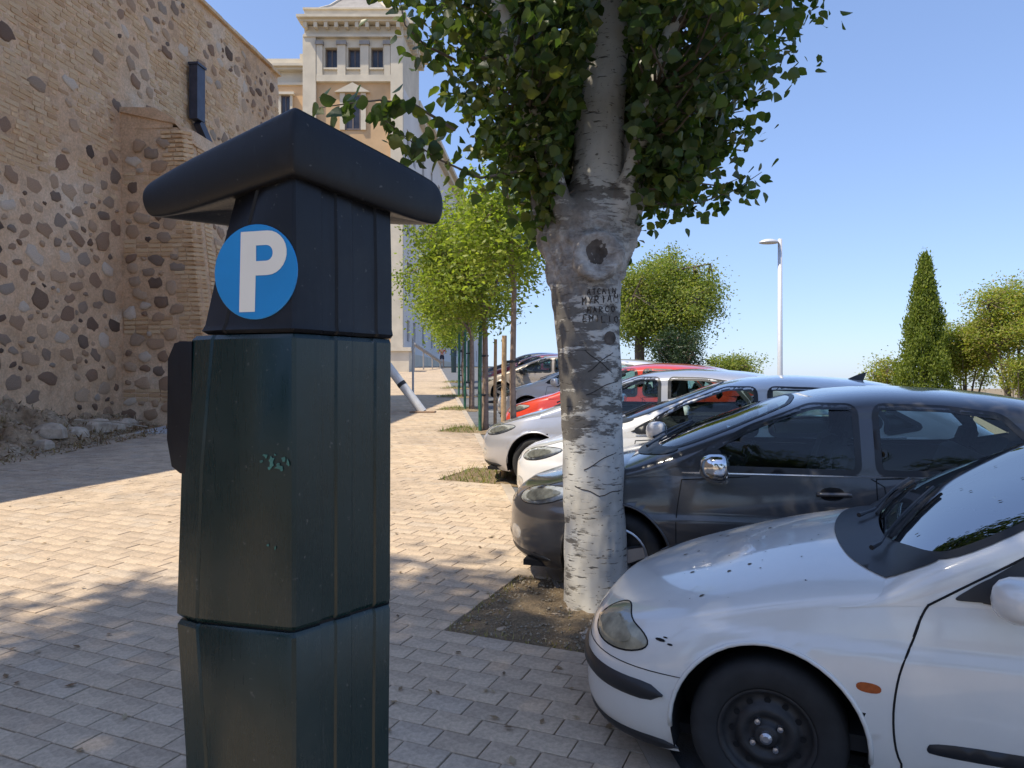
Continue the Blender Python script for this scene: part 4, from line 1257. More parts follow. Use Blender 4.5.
for (l, a_, b_) in LIMBS:
    P, Rr = path(l, a_, b_); limb_paths.append(P); p2, r2 = dens(P, Rr); tm.tube(p2, r2, 12)
# swollen burl under the fork and flare at the foot
def blob(c, rx, ry, rz, n=14):
    V, Fc = [], []
    for i in range(n + 1):
        ph = math.pi * i / n
        for k in range(n):
            th = 2*math.pi*k/n; V.append(c + Vector((rx*math.sin(ph)*math.cos(th), ry*math.sin(ph)*math.sin(th), rz*math.cos(ph))))
    for i in range(n):
        for k in range(n): Fc.append((i*n+k, i*n+(k+1) % n, (i+1)*n+(k+1) % n, (i+1)*n+k))
    tm.add(V, Fc)
bc = tpt(597, 256, -0.20)
blob(bc, 0.17, 0.10, 0.17); blob(tpt(573, 228, -0.08), 0.12, 0.13, 0.19); blob(tpt(608, 232, -0.06), 0.10, 0.12, 0.15)
tr_o = tm.build('trunk', M['poplar_bark'], pop, world=True)
md = tr_o.modifiers.new('r', 'REMESH'); md.mode = 'VOXEL'; md.voxel_size = 0.014
md2 = tr_o.modifiers.new('s', 'SMOOTH'); md2.iterations = 6; md2.factor = 0.5
me = evaluated(tr_o)
tr_o.modifiers.clear(); tr_o.data = me
if len(me.materials) == 0: me.materials.append(M['poplar_bark'])
_n = len(me.vertices)
_co = np.empty(_n*3, np.float32); me.vertices.foreach_get('co', _co); _co = _co.reshape(-1, 3)
_nm = np.empty(_n*3, np.float32); me.vertex_normals.foreach_get('vector', _nm); _nm = _nm.reshape(-1, 3)
for _i in range(_n):
    c_ = Vector(_co[_i]); wz = c_.z
    k = 0.010 * noise.fractal(Vector((c_.x*6, c_.y*6, c_.z*3)), 0.8, 2, 3)
    if 1.95 < wz < 2.75:
        g_ = min(1, (wz - 1.95)/0.25, (2.75 - wz)/0.25)
        dx, dz = c_.x + TX - bc.x, c_.z + TG - bc.z
        rr_ = math.hypot(dx, dz)
        front = 1.0 if c_.y < 0 else 0.0
        k += front * (0.050 * math.exp(-((rr_ - 0.125)/0.032)**2) - 0.06 * math.exp(-(rr_/0.07)**2)) * g_
        k += 0.03 * g_ * noise.fractal(Vector((c_.x*9, c_.y*9, c_.z*7)), 0.8, 2, 4)
    _co[_i] += _nm[_i] * k
me.vertices.foreach_set('co', _co.ravel())
me.update(); me.shade_smooth()
tb = BVHTree.FromPolygons([v.co.copy() for v in me.vertices], [tuple(p.vertices) for p in me.polygons])
def on_trunk(px, py, off=0.004):
    """a point on the trunk's bark as seen from the walkway, in the tree's own frame"""
    o = Vector((0, 0, CAMZ)); d = Vector(((px - 512) / FPX, 1, (384 - py) / FPX)).normalized()
    h = tb.ray_cast(o - Vector((TX, TY, TG)), d)
    if h[0] is None: return None
    return h[0] - d * off
# dark knot in the burl
kn = MB(); kc = (597, 252)
for (rx, ry, off, nm, m_) in ((11, 13, 0.003, 'knot', 'knot'),):
    V = [on_trunk(*kc, off)]
    for q in (0.4, 0.75, 1.0):
        for k in range(18):
            V.append(on_trunk(kc[0] + rx*q*math.cos(k*math.pi/9)*(1 + 0.1*math.sin(k*2.1)), kc[1] + ry*q*math.sin(k*math.pi/9), off - 0.004*(q == 1.0)))
    F2 = [(0, 1+k, 1+(k+1) % 18) for k in range(18)]
    for i in range(2):
        F2 += [(1+i*18+k, 1+(i+1)*18+k, 1+(i+1)*18+(k+1) % 18, 1+i*18+(k+1) % 18) for k in range(18)]
    if all(V): obj(nm, new_mesh(nm, V, F2, True), M[m_], pop)
# a small dark knot hole lower down
V = [on_trunk(610, 338, 0.003)] + [on_trunk(610 + 6*math.cos(k*math.pi/6), 338 + 7*math.sin(k*math.pi/6), 0.003) for k in range(12)]
if all(V): obj('knot', new_mesh('knot', V, [(0, 1+k, 1+(k+1) % 12) for k in range(12)]), M['knot'], pop)
# carved letters: strokes cut in the bark
GLY = {'A': [[(0,0),(.5,1),(1,0)],[(.2,.4),(.8,.4)]], 'T': [[(0,1),(1,1)],[(.5,0),(.5,1)]], 'C': [[(1,.85),(.5,1),(0,.6),(0,.35),(.5,0),(1,.15)]], 'I': [[(.5,0),(.5,1)]],
       'N': [[(0,0),(0,1),(1,0),(1,1)]], 'M': [[(0,0),(.05,1),(.5,.4),(.95,1),(1,0)]], 'Y': [[(0,1),(.5,.5),(1,1)],[(.5,.5),(.4,0)]], 'R': [[(0,0),(0,1),(.8,.95),(.85,.6),(0,.5),(.95,0)]],
       'O': [[(.5,0),(.05,.3),(.1,.8),(.55,1),(.95,.7),(.9,.2),(.5,0)]], 'E': [[(1,1),(0,1),(0,0),(1,0)],[(0,.5),(.8,.5)]], 'L': [[(0,1),(0,0),(.8,0)]]}
def carve(text, x0, y0, x1, y1, hgt, rg_):
    n = len(text)
    for i, ch in enumerate(text):
        f = i / max(1, n - 1); cx_ = x0 + (x1 - x0)*f; cy_ = y0 + (y1 - y0)*f; wd = (x1 - x0)/(n)*0.72
        mb = MB()
        for stroke in GLY[ch]:
            pts = []
            for (a, b) in zip(stroke, stroke[1:]):
                for q in (0, 0.34, 0.67): pts.append((a[0]+(b[0]-a[0])*q, a[1]+(b[1]-a[1])*q))
            pts.append(stroke[-1])
            W3 = [on_trunk(cx_ + (p[0]-.5)*wd + rg_.uniform(-.45, .45), cy_ + (0.5-p[1])*hgt + rg_.uniform(-.45, .45), 0.001) for p in pts]
            if all(W3): mb.tube(W3, [rg_.uniform(0.0025, 0.0042) for _ in W3], 6)
        if mb.v: mb.build('carved_letter', M['carved'], pop)
rgc = random.Random(8)
carve('ATCAIN', 589, 292, 614, 290.5, 5.5, rgc)
carve('MYRIAM', 584, 301, 616, 297.5, 7.5, rgc)
carve('MARCO', 589, 310, 613, 309, 5.5, rgc)
carve('EMILIO', 585, 318, 616, 319.5, 6.5, rgc)
for (a_, b_) in (((585, 350), (612, 372)), ((588, 372), (613, 352)), ((584, 470), (616, 452)), ((575, 486), (600, 496)), ((600, 496), (620, 490)), ((586, 395), (618, 380))):
    W3 = [on_trunk(a_[0] + (b_[0]-a_[0])*q/8, a_[1] + (b_[1]-a_[1])*q/8 + math.sin(q)*0.7, 0.0) for q in range(9)]
    if all(W3): MB().tube(W3, 0.0035, 6).build('bark_scar', M['carved'], pop)

# crown: clumps of leaves on twigs inside a funnel-shaped envelope
def crown_r(z, left):
    """crown radius at height z above the camera"""
    f = curve_fn([(0.95, 0.16), (1.25, 0.55), (1.6, 0.92), (2.1, 1.12), (2.7, 1.30), (4.0, 1.75), (5.5, 1.65), (6.8, 0.9), (7.4, 0.2)]) if left else \
        curve_fn([(0.95, 0.2), (1.2, 0.55), (1.5, 0.80), (2.0, 1.12), (2.7, 1.55), (4.0, 1.85), (5.5, 1.7), (6.8, 0.9), (7.4, 0.2)])
    return f(z)
rgp = random.Random(21)
clumps = []
axis = Vector((TX, TY, 0))
while len(clumps) < 1080:
    z = 1.04 + 6.2 * rgp.random() ** 1.35
    th = rgp.uniform(0, 6.283)
    if z < 1.36 and math.cos(th) > -0.25: continue
    q = rgp.random() ** 0.55
    left = math.cos(th) < 0
    r = crown_r(z, left) * q
    if math.sin(th) < 0 and z < 1.7 and q > 0.6: r *= 0.8
    c_ = Vector((TX + 0.05 + r*math.cos(th), TY + r*math.sin(th), CAMZ + z + rgp.gauss(0, 0.05)))
    clumps.append((c_, rgp.uniform(0.13, 0.26)))
def nearest_on_limbs(p):
    best = None
    for P in limb_paths:
        for i in range(len(P) - 1):
            for f in (0.0, 0.5):
                q = P[i].lerp(P[i+1], f)
                if q.z > p.z - 0.02 or q.z < CAMZ + 0.9: continue
                dd = (q - p).length + 0.3*abs(p.z - q.z)
                if best is None or dd < best[0]: best = (dd, q)
    return best[1] if best else Vector((TX, TY, CAMZ + 0.95))
tw = MB(); LP, LS = [], []
for (c_, r) in clumps:
    a = nearest_on_limbs(c_)
    mid = a.lerp(c_, 0.5) + Vector((rgp.gauss(0, .05), rgp.gauss(0, .05), -0.06))
    mx_ = 512 + FPX*mid.x/mid.y; my_ = 384 - FPX*(mid.z - CAMZ)/mid.y
    if not (mid.y < TY + 0.1 and abs(mx_ - 598) < 45 and 40 < my_ < 300): tw.tube([a, mid, c_], [0.012, 0.008, 0.003], 5, cap=False)
    n = int(30 + 26 * rgp.random())
    pts = np.clip(RNG.normal(0, 1, (n, 3)), -1.9, 1.9) * np.array([r, r, r*0.85]) * 0.62 + np.array(c_)
    LP.append(pts); LS.append(RNG.uniform(0.045, 0.092, n))
# two thin sprays reaching out left and right
def spray(pts, nleaf, rad, smin, smax):
    P = [Vector(p) for p in pts]; tw.tube(P, [0.010 - 0.008*i/(len(P)-1) for i in range(len(P))], 5, cap=False)
    out = []
    for _ in range(nleaf):
        i = rgp.randrange(len(P) - 1); q = P[i].lerp(P[i+1], rgp.random())
        out.append(np.array(q + Vector((rgp.gauss(0, rad), rgp.gauss(0, rad), rgp.gauss(-0.02, rad*0.8)))))
    LP.append(np.array(out)); LS.append(RNG.uniform(smin, smax, nleaf))
spray([tpt(525, 170, -0.3), tpt(480, 178, -0.6), tpt(440, 160, -0.8), tpt(412, 142, -0.9), tpt(385, 120, -1.0)], 60, 0.055, 0.055, 0.09)
spray([tpt(455, 130, -0.7), tpt(415, 105, -0.9), tpt(380, 100, -1.0), tpt(345, 104, -1.1), tpt(318, 108, -1.15)], 42, 0.06, 0.07, 0.11)
spray([tpt(455, 60, -0.4), tpt(425, 45, -0.6), tpt(405, 25, -0.7), tpt(398, -10, -0.7)], 40, 0.08, 0.06, 0.09)
spray([tpt(640, 200, -0.1), tpt(670, 205, -0.2), tpt(700, 203, -0.3), tpt(735, 190, -0.35), tpt(762, 172, -0.4)], 70, 0.05, 0.045, 0.075)
spray([tpt(640, 170, 0.1), tpt(690, 182, 0.0), tpt(720, 186, 0.0), tpt(740, 178, 0.0)], 40, 0.05, 0.045, 0.07)
tw.build('twigs', M['twig'], pop, world=True, fix=False)
LP = np.concatenate(LP); LS = np.concatenate(LS)
_sx = 512 + FPX*LP[:, 0]/LP[:, 1]; _sy = 384 - FPX*(LP[:, 2]-CAMZ)/LP[:, 1]
_mid = np.interp(_sy, [-30, 60, 130, 200, 260], [614, 608, 601, 596, 588]); _hw = np.interp(_sy, [-30, 40, 100, 180, 230, 270], [10, 18, 27, 36, 46, 60])
_keep = ~((LP[:, 1] < TY + 0.05) & (np.abs(_sx - _mid) < _hw) & (_sy > -30))      # no leaves grow in front of the stem
LP, LS = LP[_keep], LS[_keep]
base_ = np.array((TX, TY, TG))
scr_x = 512 + FPX*LP[:, 0]/LP[:, 1]; scr_y = 384 - FPX*(LP[:, 2]-CAMZ)/LP[:, 1]
vis = (scr_x > 0) & (scr_x < 1024) & (scr_y > 0)
key = np.where(vis, LP[:, 1] - 3*LS*10, 99)
order = np.argsort(key)
ind, rest_i = order[:300], order[300:]
crown = obj('crown', leaf_mesh('crown', LP[rest_i] - base_, LS[rest_i], 'lobed', 0.55), M['poplar_leaf'], pop)
crown['kind'] = 'stuff'
variants = []
for i in range(10):
    me = leaf_mesh('leaf', np.zeros((1, 3)), np.array([1.0]), 'lobed', 0.55); me.materials.append(M['poplar_leaf']); variants.append(me)
for i in ind:
    o = obj('leaf', variants[int(i) % 10], None, crown)
    o.location = tuple(LP[i] - base_); s_ = float(LS[i]); o.scale = (s_, s_, s_)

def tree(name, label, base, trunk_r, trunk_h, center, rad, nclump, per, size, leaf, shape, bark, droop=0.3, group=None, clump_r=0.25, seed=1, lean=(0, 0), shell=0.5, fork=5, cut=None):
    """a smaller tree: tapered trunk, limbs, twigs and a crown of leaf clumps in an uneven ellipsoid"""
    rg = random.Random(seed); base = Vector(base); center = Vector(center); rad = Vector(rad)
    o = thing(name, label, 'tree', base, group)
    top = Vector((base.x + lean[0], base.y + lean[1], base.z + trunk_h))
    tb_ = MB(); mid = base.lerp(top, 0.5) + Vector((rg.gauss(0, .03), rg.gauss(0, .03), 0))
    tip = Vector((center.x, center.y, center.z + rad.z*0.7))
    tb_.tube([base - Vector((0, 0, 0.05)), base + Vector((0, 0, 0.15)), mid, top, top.lerp(tip, 0.6), tip], [trunk_r*1.25, trunk_r, trunk_r*0.9, trunk_r*0.75, trunk_r*0.4, trunk_r*0.1], 10)
    tb_.build('trunk', bark, o, smooth=True, world=True)
    lb = MB(); limbs = []
    for k in range(fork):
        th = 6.283*k/fork + rg.uniform(-.5, .5)
        e = center + Vector((rad.x*0.7*math.cos(th), rad.y*0.7*math.sin(th), rad.z*rg.uniform(-0.3, 0.6)))
        st = top.lerp(tip, rg.uniform(0, 0.35)); m_ = st.lerp(e, 0.5) + Vector((0, 0, rad.z*0.15))
        lb.tube([st, m_, e], [trunk_r*0.5, trunk_r*0.3, trunk_r*0.12], 6, cap=False); limbs += [st, m_, e, st.lerp(m_, .5), m_.lerp(e, .5)]
    P_, S_ = [], []
    n = 0
    while n < nclump:
        v = Vector((rg.gauss(0, 1), rg.gauss(0, 1), rg.gauss(0, 1))).normalized() * rg.random() ** shell
        bump_ = 0.80 + 0.42*noise.noise(v.normalized()*1.7 + Vector((seed, 0, 0)))
        c_ = center + Vector((v.x*rad.x, v.y*rad.y, v.z*rad.z)) * bump_
        if cut and cut(c_): continue
        n += 1
        a = min(limbs, key=lambda q: (q - c_).length)
        lb.tube([a, a.lerp(c_, .5) + Vector((0, 0, -0.03)), c_], [trunk_r*0.12, trunk_r*0.08, trunk_r*0.03], 4, cap=False)
        k = max(3, int(per*rg.uniform(0.6, 1.4)))
        P_.append(RNG.normal(0, 1, (k, 3))*clump_r*np.array([1, 1, 0.8])*rg.uniform(0.5, 1.1) + np.array(c_)); S_.append(RNG.uniform(size*0.7, size*1.3, k))
    lb.build('limbs', bark, o, world=True, fix=False)
    P_ = np.concatenate(P_); S_ = np.concatenate(S_)
    cr = obj('crown', leaf_mesh('crown', P_ - np.array(base), S_, shape, droop), leaf, o); cr['kind'] = 'stuff'
    return o

# young trees along the walkway, each tied to stakes
M['stake_wood'] = plain('stake_wood', (0.40, 0.27, 0.15), 0.85, var=0.25, scale=12, bump=0.4, bscale=40)
M['stake_green'] = plain('stake_green', (0.03, 0.13, 0.08), 0.6, var=0.25, scale=10)
M['tie'] = plain('tree_tie', (0.03, 0.03, 0.03), 0.8)
young_labels = ['slim young tree with grey trunk tied to a single wooden stake', 'young tree with reddish trunk between green stakes', 'young leafy tree fourth in the walkway row', 'young leafy tree fifth in the walkway row', 'young leafy tree sixth in the walkway row', 'last young tree at the far end of the walkway row']
CR = [((505, 228), 1.0, 1.1), ((474, 262), 1.55, 1.75), ((455, 285), 1.4, 1.5), ((452, 300), 1.4, 1.4), ((450, 315), 1.4, 1.4), ((452, 325), 1.4, 1.3)]
for i, (x, y) in enumerate(TREES_XY[1:]):
    b_ = (x, y, gz(0, y) + 0.02)
    (cpx, cpy), rw, rh = CR[i]
    c_ = at(cpx, cpy, y)
    tr_ = tree('young_tree', young_labels[i], b_, [0.045, 0.07, 0.075, 0.075, 0.08, 0.08][i], [2.55, 2.0, 2.0, 2.0, 2.0, 2.0][i], c_, (rw, rw, rh), [110, 330, 200, 120, 100, 90][i], 55 if i < 3 else 44, [0.08, 0.09, 0.10, 0.12, 0.13, 0.14][i], M['young_leaf'], 'plain', M['young_bark'], 0.2, 'young trees along the walkway', 0.24, 50 + i)
    stakes = [[(-0.14, -0.1, 1.9, 'stake_wood', 0.034)], [(-0.10, -0.12, 2.3, 'stake_green', 0.035), (0.2, 0.15, 1.9, 'stake_wood', 0.035)]][min(i, 1)] if i < 2 else [(-0.18, -0.1, 2.2, 'stake_green', 0.035), (0.2, 0.1, 2.0, 'stake_green', 0.035)]
    for (dx, dy, h, m_, r) in stakes:
        p = Vector((x + dx, y + dy, gz(0, y + dy)))
        so_ = MB().tube([p, p + Vector((0, 0, h*0.5)), p + Vector((0.01, 0, h))], [r, r, r*0.95], 10).build('tree_stake', M[m_], None)
        cl = 'brown wooden' if m_ == 'stake_wood' else 'green painted'
        which = ['beside the slim grey trunk nearest the parked cars', 'at the second young tree of the row', 'at the fourth tree of the walkway row', 'at the fifth tree of the walkway row', 'at the sixth tree of the walkway row', 'at the last tree of the walkway row'][i]
        tag(so_, f"{cl} stake {'left' if dx < 0 else 'right'} of the trunk {which}", 'stake', 'stakes of the young trees')
    # tie bands belong to the tree
    for hh in (0.75, 1.55):
        dx, dy = stakes[0][0], stakes[0][1]
        p = Vector((x, y, gz(0, y) + hh))
        MB().tube([p + Vector((dx, dy, 0)), p + Vector((0.06, 0.02, 0.01))], 0.02, 6).build('tree_tie', M['tie'], tr_, world=True)

# trees beyond the parked cars
def bt(px, d): x = (px - 512)/FPX*d; return (x, d, gz(x, d))
tree('locust_tree', 'tall yellow-green feathery tree behind the parked cars right of the trunk', bt(640, 32), 0.22, 3.4, at(662, 300, 32), (2.9, 2.6, 2.35), 420, 120, 0.12, M['locust_leaf'], 'plain', M['twig'], 0.3, 'trees beyond the cars', 0.36, 71, shell=0.45)
tree('dark_tree', 'low dark green tree below the yellow-green one behind the cars', bt(676, 29), 0.15, 1.6, at(678, 352, 29), (1.25, 1.2, 0.85), 90, 80, 0.10, M['dark_leaf'], 'plain', M['twig'], 0.3, 'trees beyond the cars', 0.24, 72)
tree('small_tree', 'small pale green tree just above the red car roof', bt(733, 36), 0.12, 1.6, at(733, 368, 36), (1.5, 1.2, 0.8), 90, 70, 0.11, M['locust_leaf'], 'plain', M['twig'], 0.2, 'trees beyond the cars', 0.24, 73)
tree('small_tree', 'sparse pale bush left of the cypress', bt(884, 30), 0.1, 1.5, at(884, 374, 30), (0.95, 0.8, 0.8), 70, 50, 0.09, M['olive_leaf'], 'plain', M['twig'], 0.0, 'trees beyond the cars', 0.22, 74)
# cypress
cd = 28.0
cb = Vector(bt(922, cd)); ct = at(925, 262, cd)
cy = thing('cypress_tree', 'narrow pointed cypress rising above the dark grey car roof', 'tree', cb)
MB().tube([cb, cb.lerp(ct, 0.5), ct - Vector((0, 0, 0.3))], [0.14, 0.09, 0.02], 8).build('trunk', M['twig'], cy, world=True)
rgy = random.Random(4); P_, S_ = [], []
for _ in range(1500):
    f = rgy.random() ** 0.8
    z = cb.z + 0.6 + (ct.z - cb.z - 0.6) * f
    rmax = 1.75 * (1 - f) ** 0.80 * (0.7 + 0.3*min(1, f/0.2)) + 0.03
    th = rgy.uniform(0, 6.283); q = rgy.random() ** 0.4
    r_ = rmax * q * (0.85 + 0.3*noise.noise(Vector((math.cos(th)*1.5, math.sin(th)*1.5, z*1.1))))
    ax = cb.lerp(ct, f)
    c_ = Vector((ax.x + r_*math.cos(th), ax.y + r_*math.sin(th), z))
    k = 34
    P_.append(RNG.normal(0, 1, (k, 3))*np.array([0.07, 0.07, 0.17]) + np.array(c_)); S_.append(RNG.uniform(0.06, 0.14, k))
P_ = np.concatenate(P_); S_ = np.concatenate(S_)
cr = obj('crown', leaf_mesh('crown', P_ - np.array(cb), S_, 'plain', -1.15), M['cypress_leaf'], cy); cr['kind'] = 'stuff'
tree('olive_tree', 'yellow-green bushy tree just right of the cypress', bt(965, 29), 0.12, 1.6, at(966, 352, 29), (1.5, 1.2, 1.5), 260, 90, 0.09, M['olive_leaf'], 'plain', M['twig'], 0.2, 'trees beyond the cars', 0.24, 75)
def holecut(c_):
    x, y = 512 + FPX*c_.x/c_.y, 384 - FPX*(c_.z - CAMZ)/c_.y
    return False
tree('olive_tree', 'taller loose tree with reddish twigs at the right edge of the photo', bt(1030, 27), 0.15, 2.1, at(1014, 322, 27), (1.8, 1.5, 1.6), 260, 90, 0.10, M['olive_leaf'], 'plain', M['twig'], 0.2, 'trees beyond the cars', 0.28, 76, shell=0.35)
tree('olive_tree', 'wispy bare-topped sapling showing above the trees at the right edge', bt(1014, 33), 0.06, 3.0, at(1006, 292, 33), (0.95, 0.8, 0.95), 12, 12, 0.10, M['olive_leaf'], 'plain', M['twig'], 0.2, 'trees beyond the cars', 0.16, 77, shell=0.3)
tree('olive_tree', 'low bush filling the corner below the trees at the right edge', bt(1022, 26), 0.1, 1.2, at(1024, 374, 26), (1.0, 0.8, 0.8), 90, 70, 0.09, M['olive_leaf'], 'plain', M['twig'], 0.2, 'trees beyond the cars', 0.22, 78)

# trees on the near side of the street, out of the picture: the first throws the shade over the foreground
tree('plane_tree', 'tall tree by the wall left of the viewpoint, shading the foreground', (-8.2, -1.5, gz(0, -1.5)), 0.3, 8.0, (-7.7, 0.3, 13.0), (4.9, 3.3, 2.4), 330, 55, 0.2, M['poplar_leaf'], 'plain', M['twig'], 0.2, 'trees shading the foreground', 0.45, 90, fork=7,
     cut=lambda c: c.x + SHX*c.z > 0.3 and c.y + SHY*c.z > 4.2 and noise.noise(c*0.9) < 0.25)
for k, (x, y, h) in enumerate(((-7.2, -7.5, 4.6), (-3.0, -10.5, 5.0), (2.4, -12.0, 4.6))):  # unseen trees added behind the camera to give the meter dark reflections
    tree('plane_tree', ['bushy tree behind the viewpoint close to the wall', 'bushy tree behind the viewpoint in the middle of the walkway', 'bushy tree behind the viewpoint beside the parking lane'][k], (x, y, gz(0, y)), 0.2, 2.0, (x, y, gz(0, y) + h), (2.6, 2.4, 2.9), 150, 50, 0.2, M['poplar_leaf'], 'plain', M['twig'], 0.2, 'trees behind the viewpoint', 0.45, 95 + k)

# fallen leaves
fl = MB(); rgl = random.Random(6)
for _ in range(240):
    y = rgl.uniform(2.4, 15); x = rgl.uniform(max(-0.66*y, wall_x(y) + 1.6), park_x(y) - 0.1)
    p = Vector((x, y, gz(0, y) + 0.043)); s_ = rgl.uniform(0.016, 0.032); th = rgl.uniform(0, 6.28)
    a, b = Vector((math.cos(th), math.sin(th), 0))*s_, Vector((-math.sin(th), math.cos(th), 0))*s_*0.55
    fl.add([p - a, p + b*0.9 + Vector((0, 0, .006)), p + a + Vector((0, 0, .008)), p - b + Vector((0, 0, .004))], [(0, 1, 2, 3)])
o = fl.build('fallen_leaves', M['litter'], None, fix=False)
tag(o, 'scattered dry leaves fallen on the block paving', 'leaves', None, 'stuff')
# ------------------------------------------------------------------ parked cars
def chaikin(poly, it=2):
    for _ in range(it):
        out = []
        for i in range(len(poly)):
            a, b = Vector(poly[i]), Vector(poly[(i+1) % len(poly)])
            out += [a.lerp(b, 0.25), a.lerp(b, 0.75)]
        poly = out
    return [Vector(p) for p in poly]
def resample(poly, step):
    out = []
    for i in range(len(poly)):
        a, b = Vector(poly[i]), Vector(poly[(i+1) % len(poly)])
        n = max(1, int(math.ceil((b - a).length / step)))
        out += [a.lerp(b, k/n) for k in range(n)]
    return out
def offset_poly(poly, d):
    n = len(poly); area = sum(poly[i-1].x*poly[i].y - poly[i].x*poly[i-1].y for i in range(n))
    s = 1 if area > 0 else -1; out = []
    for i in range(n):
        t_ = (poly[(i+1) % n] - poly[i-1]); t_ = t_.normalized() if t_.length > 1e-9 else Vector((1, 0))
        out.append(poly[i] + Vector((t_.y, -t_.x)) * s * d)
    return out
def rounded(poly, r=0.04, n=4):
    """polygon with its corners rounded off by about r"""
    P = [Vector(p) for p in poly]; out = []
    for i in range(len(P)):
        a, b, c = P[i-1], P[i], P[(i+1) % len(P)]
        ra = min(r, 0.45*(a-b).length, 0.45*(c-b).length)
        p, q = b + (a-b).normalized()*ra, b + (c-b).normalized()*ra
        for k in range(n+1):
            t = k/n; out.append(p*(1-t)**2 + b*2*t*(1-t) + q*t*t)
    return out
class Surf:
    """projects 2d outlines onto a body panel"""
    def __init__(s, bvh): s.b = bvh
    def hit(s, fr, p, off):
        o, u, v, w = fr; org = o + u*p[0] + v*p[1]
        h = s.b.ray_cast(org, w)
        if h[0] is None:
            h = s.b.find_nearest(org + w*max(0.0, (Vector((2, 0, .7)) - org).dot(w)))
        n = h[1]
        if n.dot(w) > 0: n = -n
        return h[0] + n*off
    def patch(s, poly, fr, off=0.003, step=0.05, hole=None, edge=None):
        poly = [Vector(p) for p in poly]; B = resample(poly, step)
        P = list(B); E = [(i, (i+1) % len(B)) for i in range(len(B))]
        Hh = None
        if hole:
            Hh = resample(hole, step); k = len(P); P += Hh; E += [(k+i, k+(i+1) % len(Hh)) for i in range(len(Hh))]
        nb = len(P)
        if not hole:
            x0, x1 = min(p.x for p in B), max(p.x for p in B); y0, y1 = min(p.y for p in B), max(p.y for p in B)
            x = x0 + step*0.5; ins = offset_poly(B, -step*0.35)
            while x < x1:
                y = y0 + step*0.5
                while y < y1:
                    if inside((x, y), ins): P.append(Vector((x, y)))
                    y += step
                x += step
        vv, ee, ff, ov, oe, of = delaunay_2d_cdt(P, E, [], 0, 1e-7)
        keep = []
        for f in ff:
            c = sum((vv[i] for i in f), Vector((0, 0)))/len(f)
            if inside(c, B) and not (Hh and inside(c, Hh)): keep.append(tuple(f))
        V = []
        for i, v in enumerate(vv):
            on_b = any(q < len(B) for q in ov[i]) if ov[i] else False
            V.append(s.hit(fr, v, (edge if (edge is not None and on_b) else off)))
        return V, keep
    def line(s, pts, fr, r=0.004, off=0.0, n=5, step=0.04, closed=False):
        P = []
        pts = [Vector(p) for p in pts]
        rng = range(len(pts) if closed else len(pts) - 1)
        for i in rng:
            a, b = pts[i], pts[(i+1) % len(pts)]
            m = max(1, int((b - a).length/step)); P += [a.lerp(b, k/m) for k in range(m)]
        if not closed: P.append(pts[-1])
        else: P.append(P[0])
        return MB().tube([s.hit(fr, p, off) for p in P], r, n, cap=not closed)
def spline2(pts, n=6):
    """Catmull-Rom through 2d points"""
    P = [Vector(p) for p in pts]; out = []
    for i in range(len(P) - 1):
        a, b, c, d = P[max(i-1, 0)], P[i], P[i+1], P[min(i+2, len(P)-1)]
        for k in range(n):
            t = k/n; out.append(0.5*((2*b) + (c-a)*t + (2*a-5*b+4*c-d)*t*t + (3*b-a-3*c+d)*t**3))
    return out + [P[-1]]
X_, Y_, Z_ = Vector((1, 0, 0)), Vector((0, 1, 0)), Vector((0, 0, 1))
NEAR = (Vector((0, -3, 0)), X_, Z_, Y_); FAR = (Vector((0, 3, 0)), X_, Z_, -Y_)
TOP = (Vector((0, 0, 3)), X_, Y_, -Z_); FRONT = (Vector((-3, 0, 0)), Y_, Z_, X_); BACK = (Vector((8, 0, 0)), Y_, Z_, -X_)

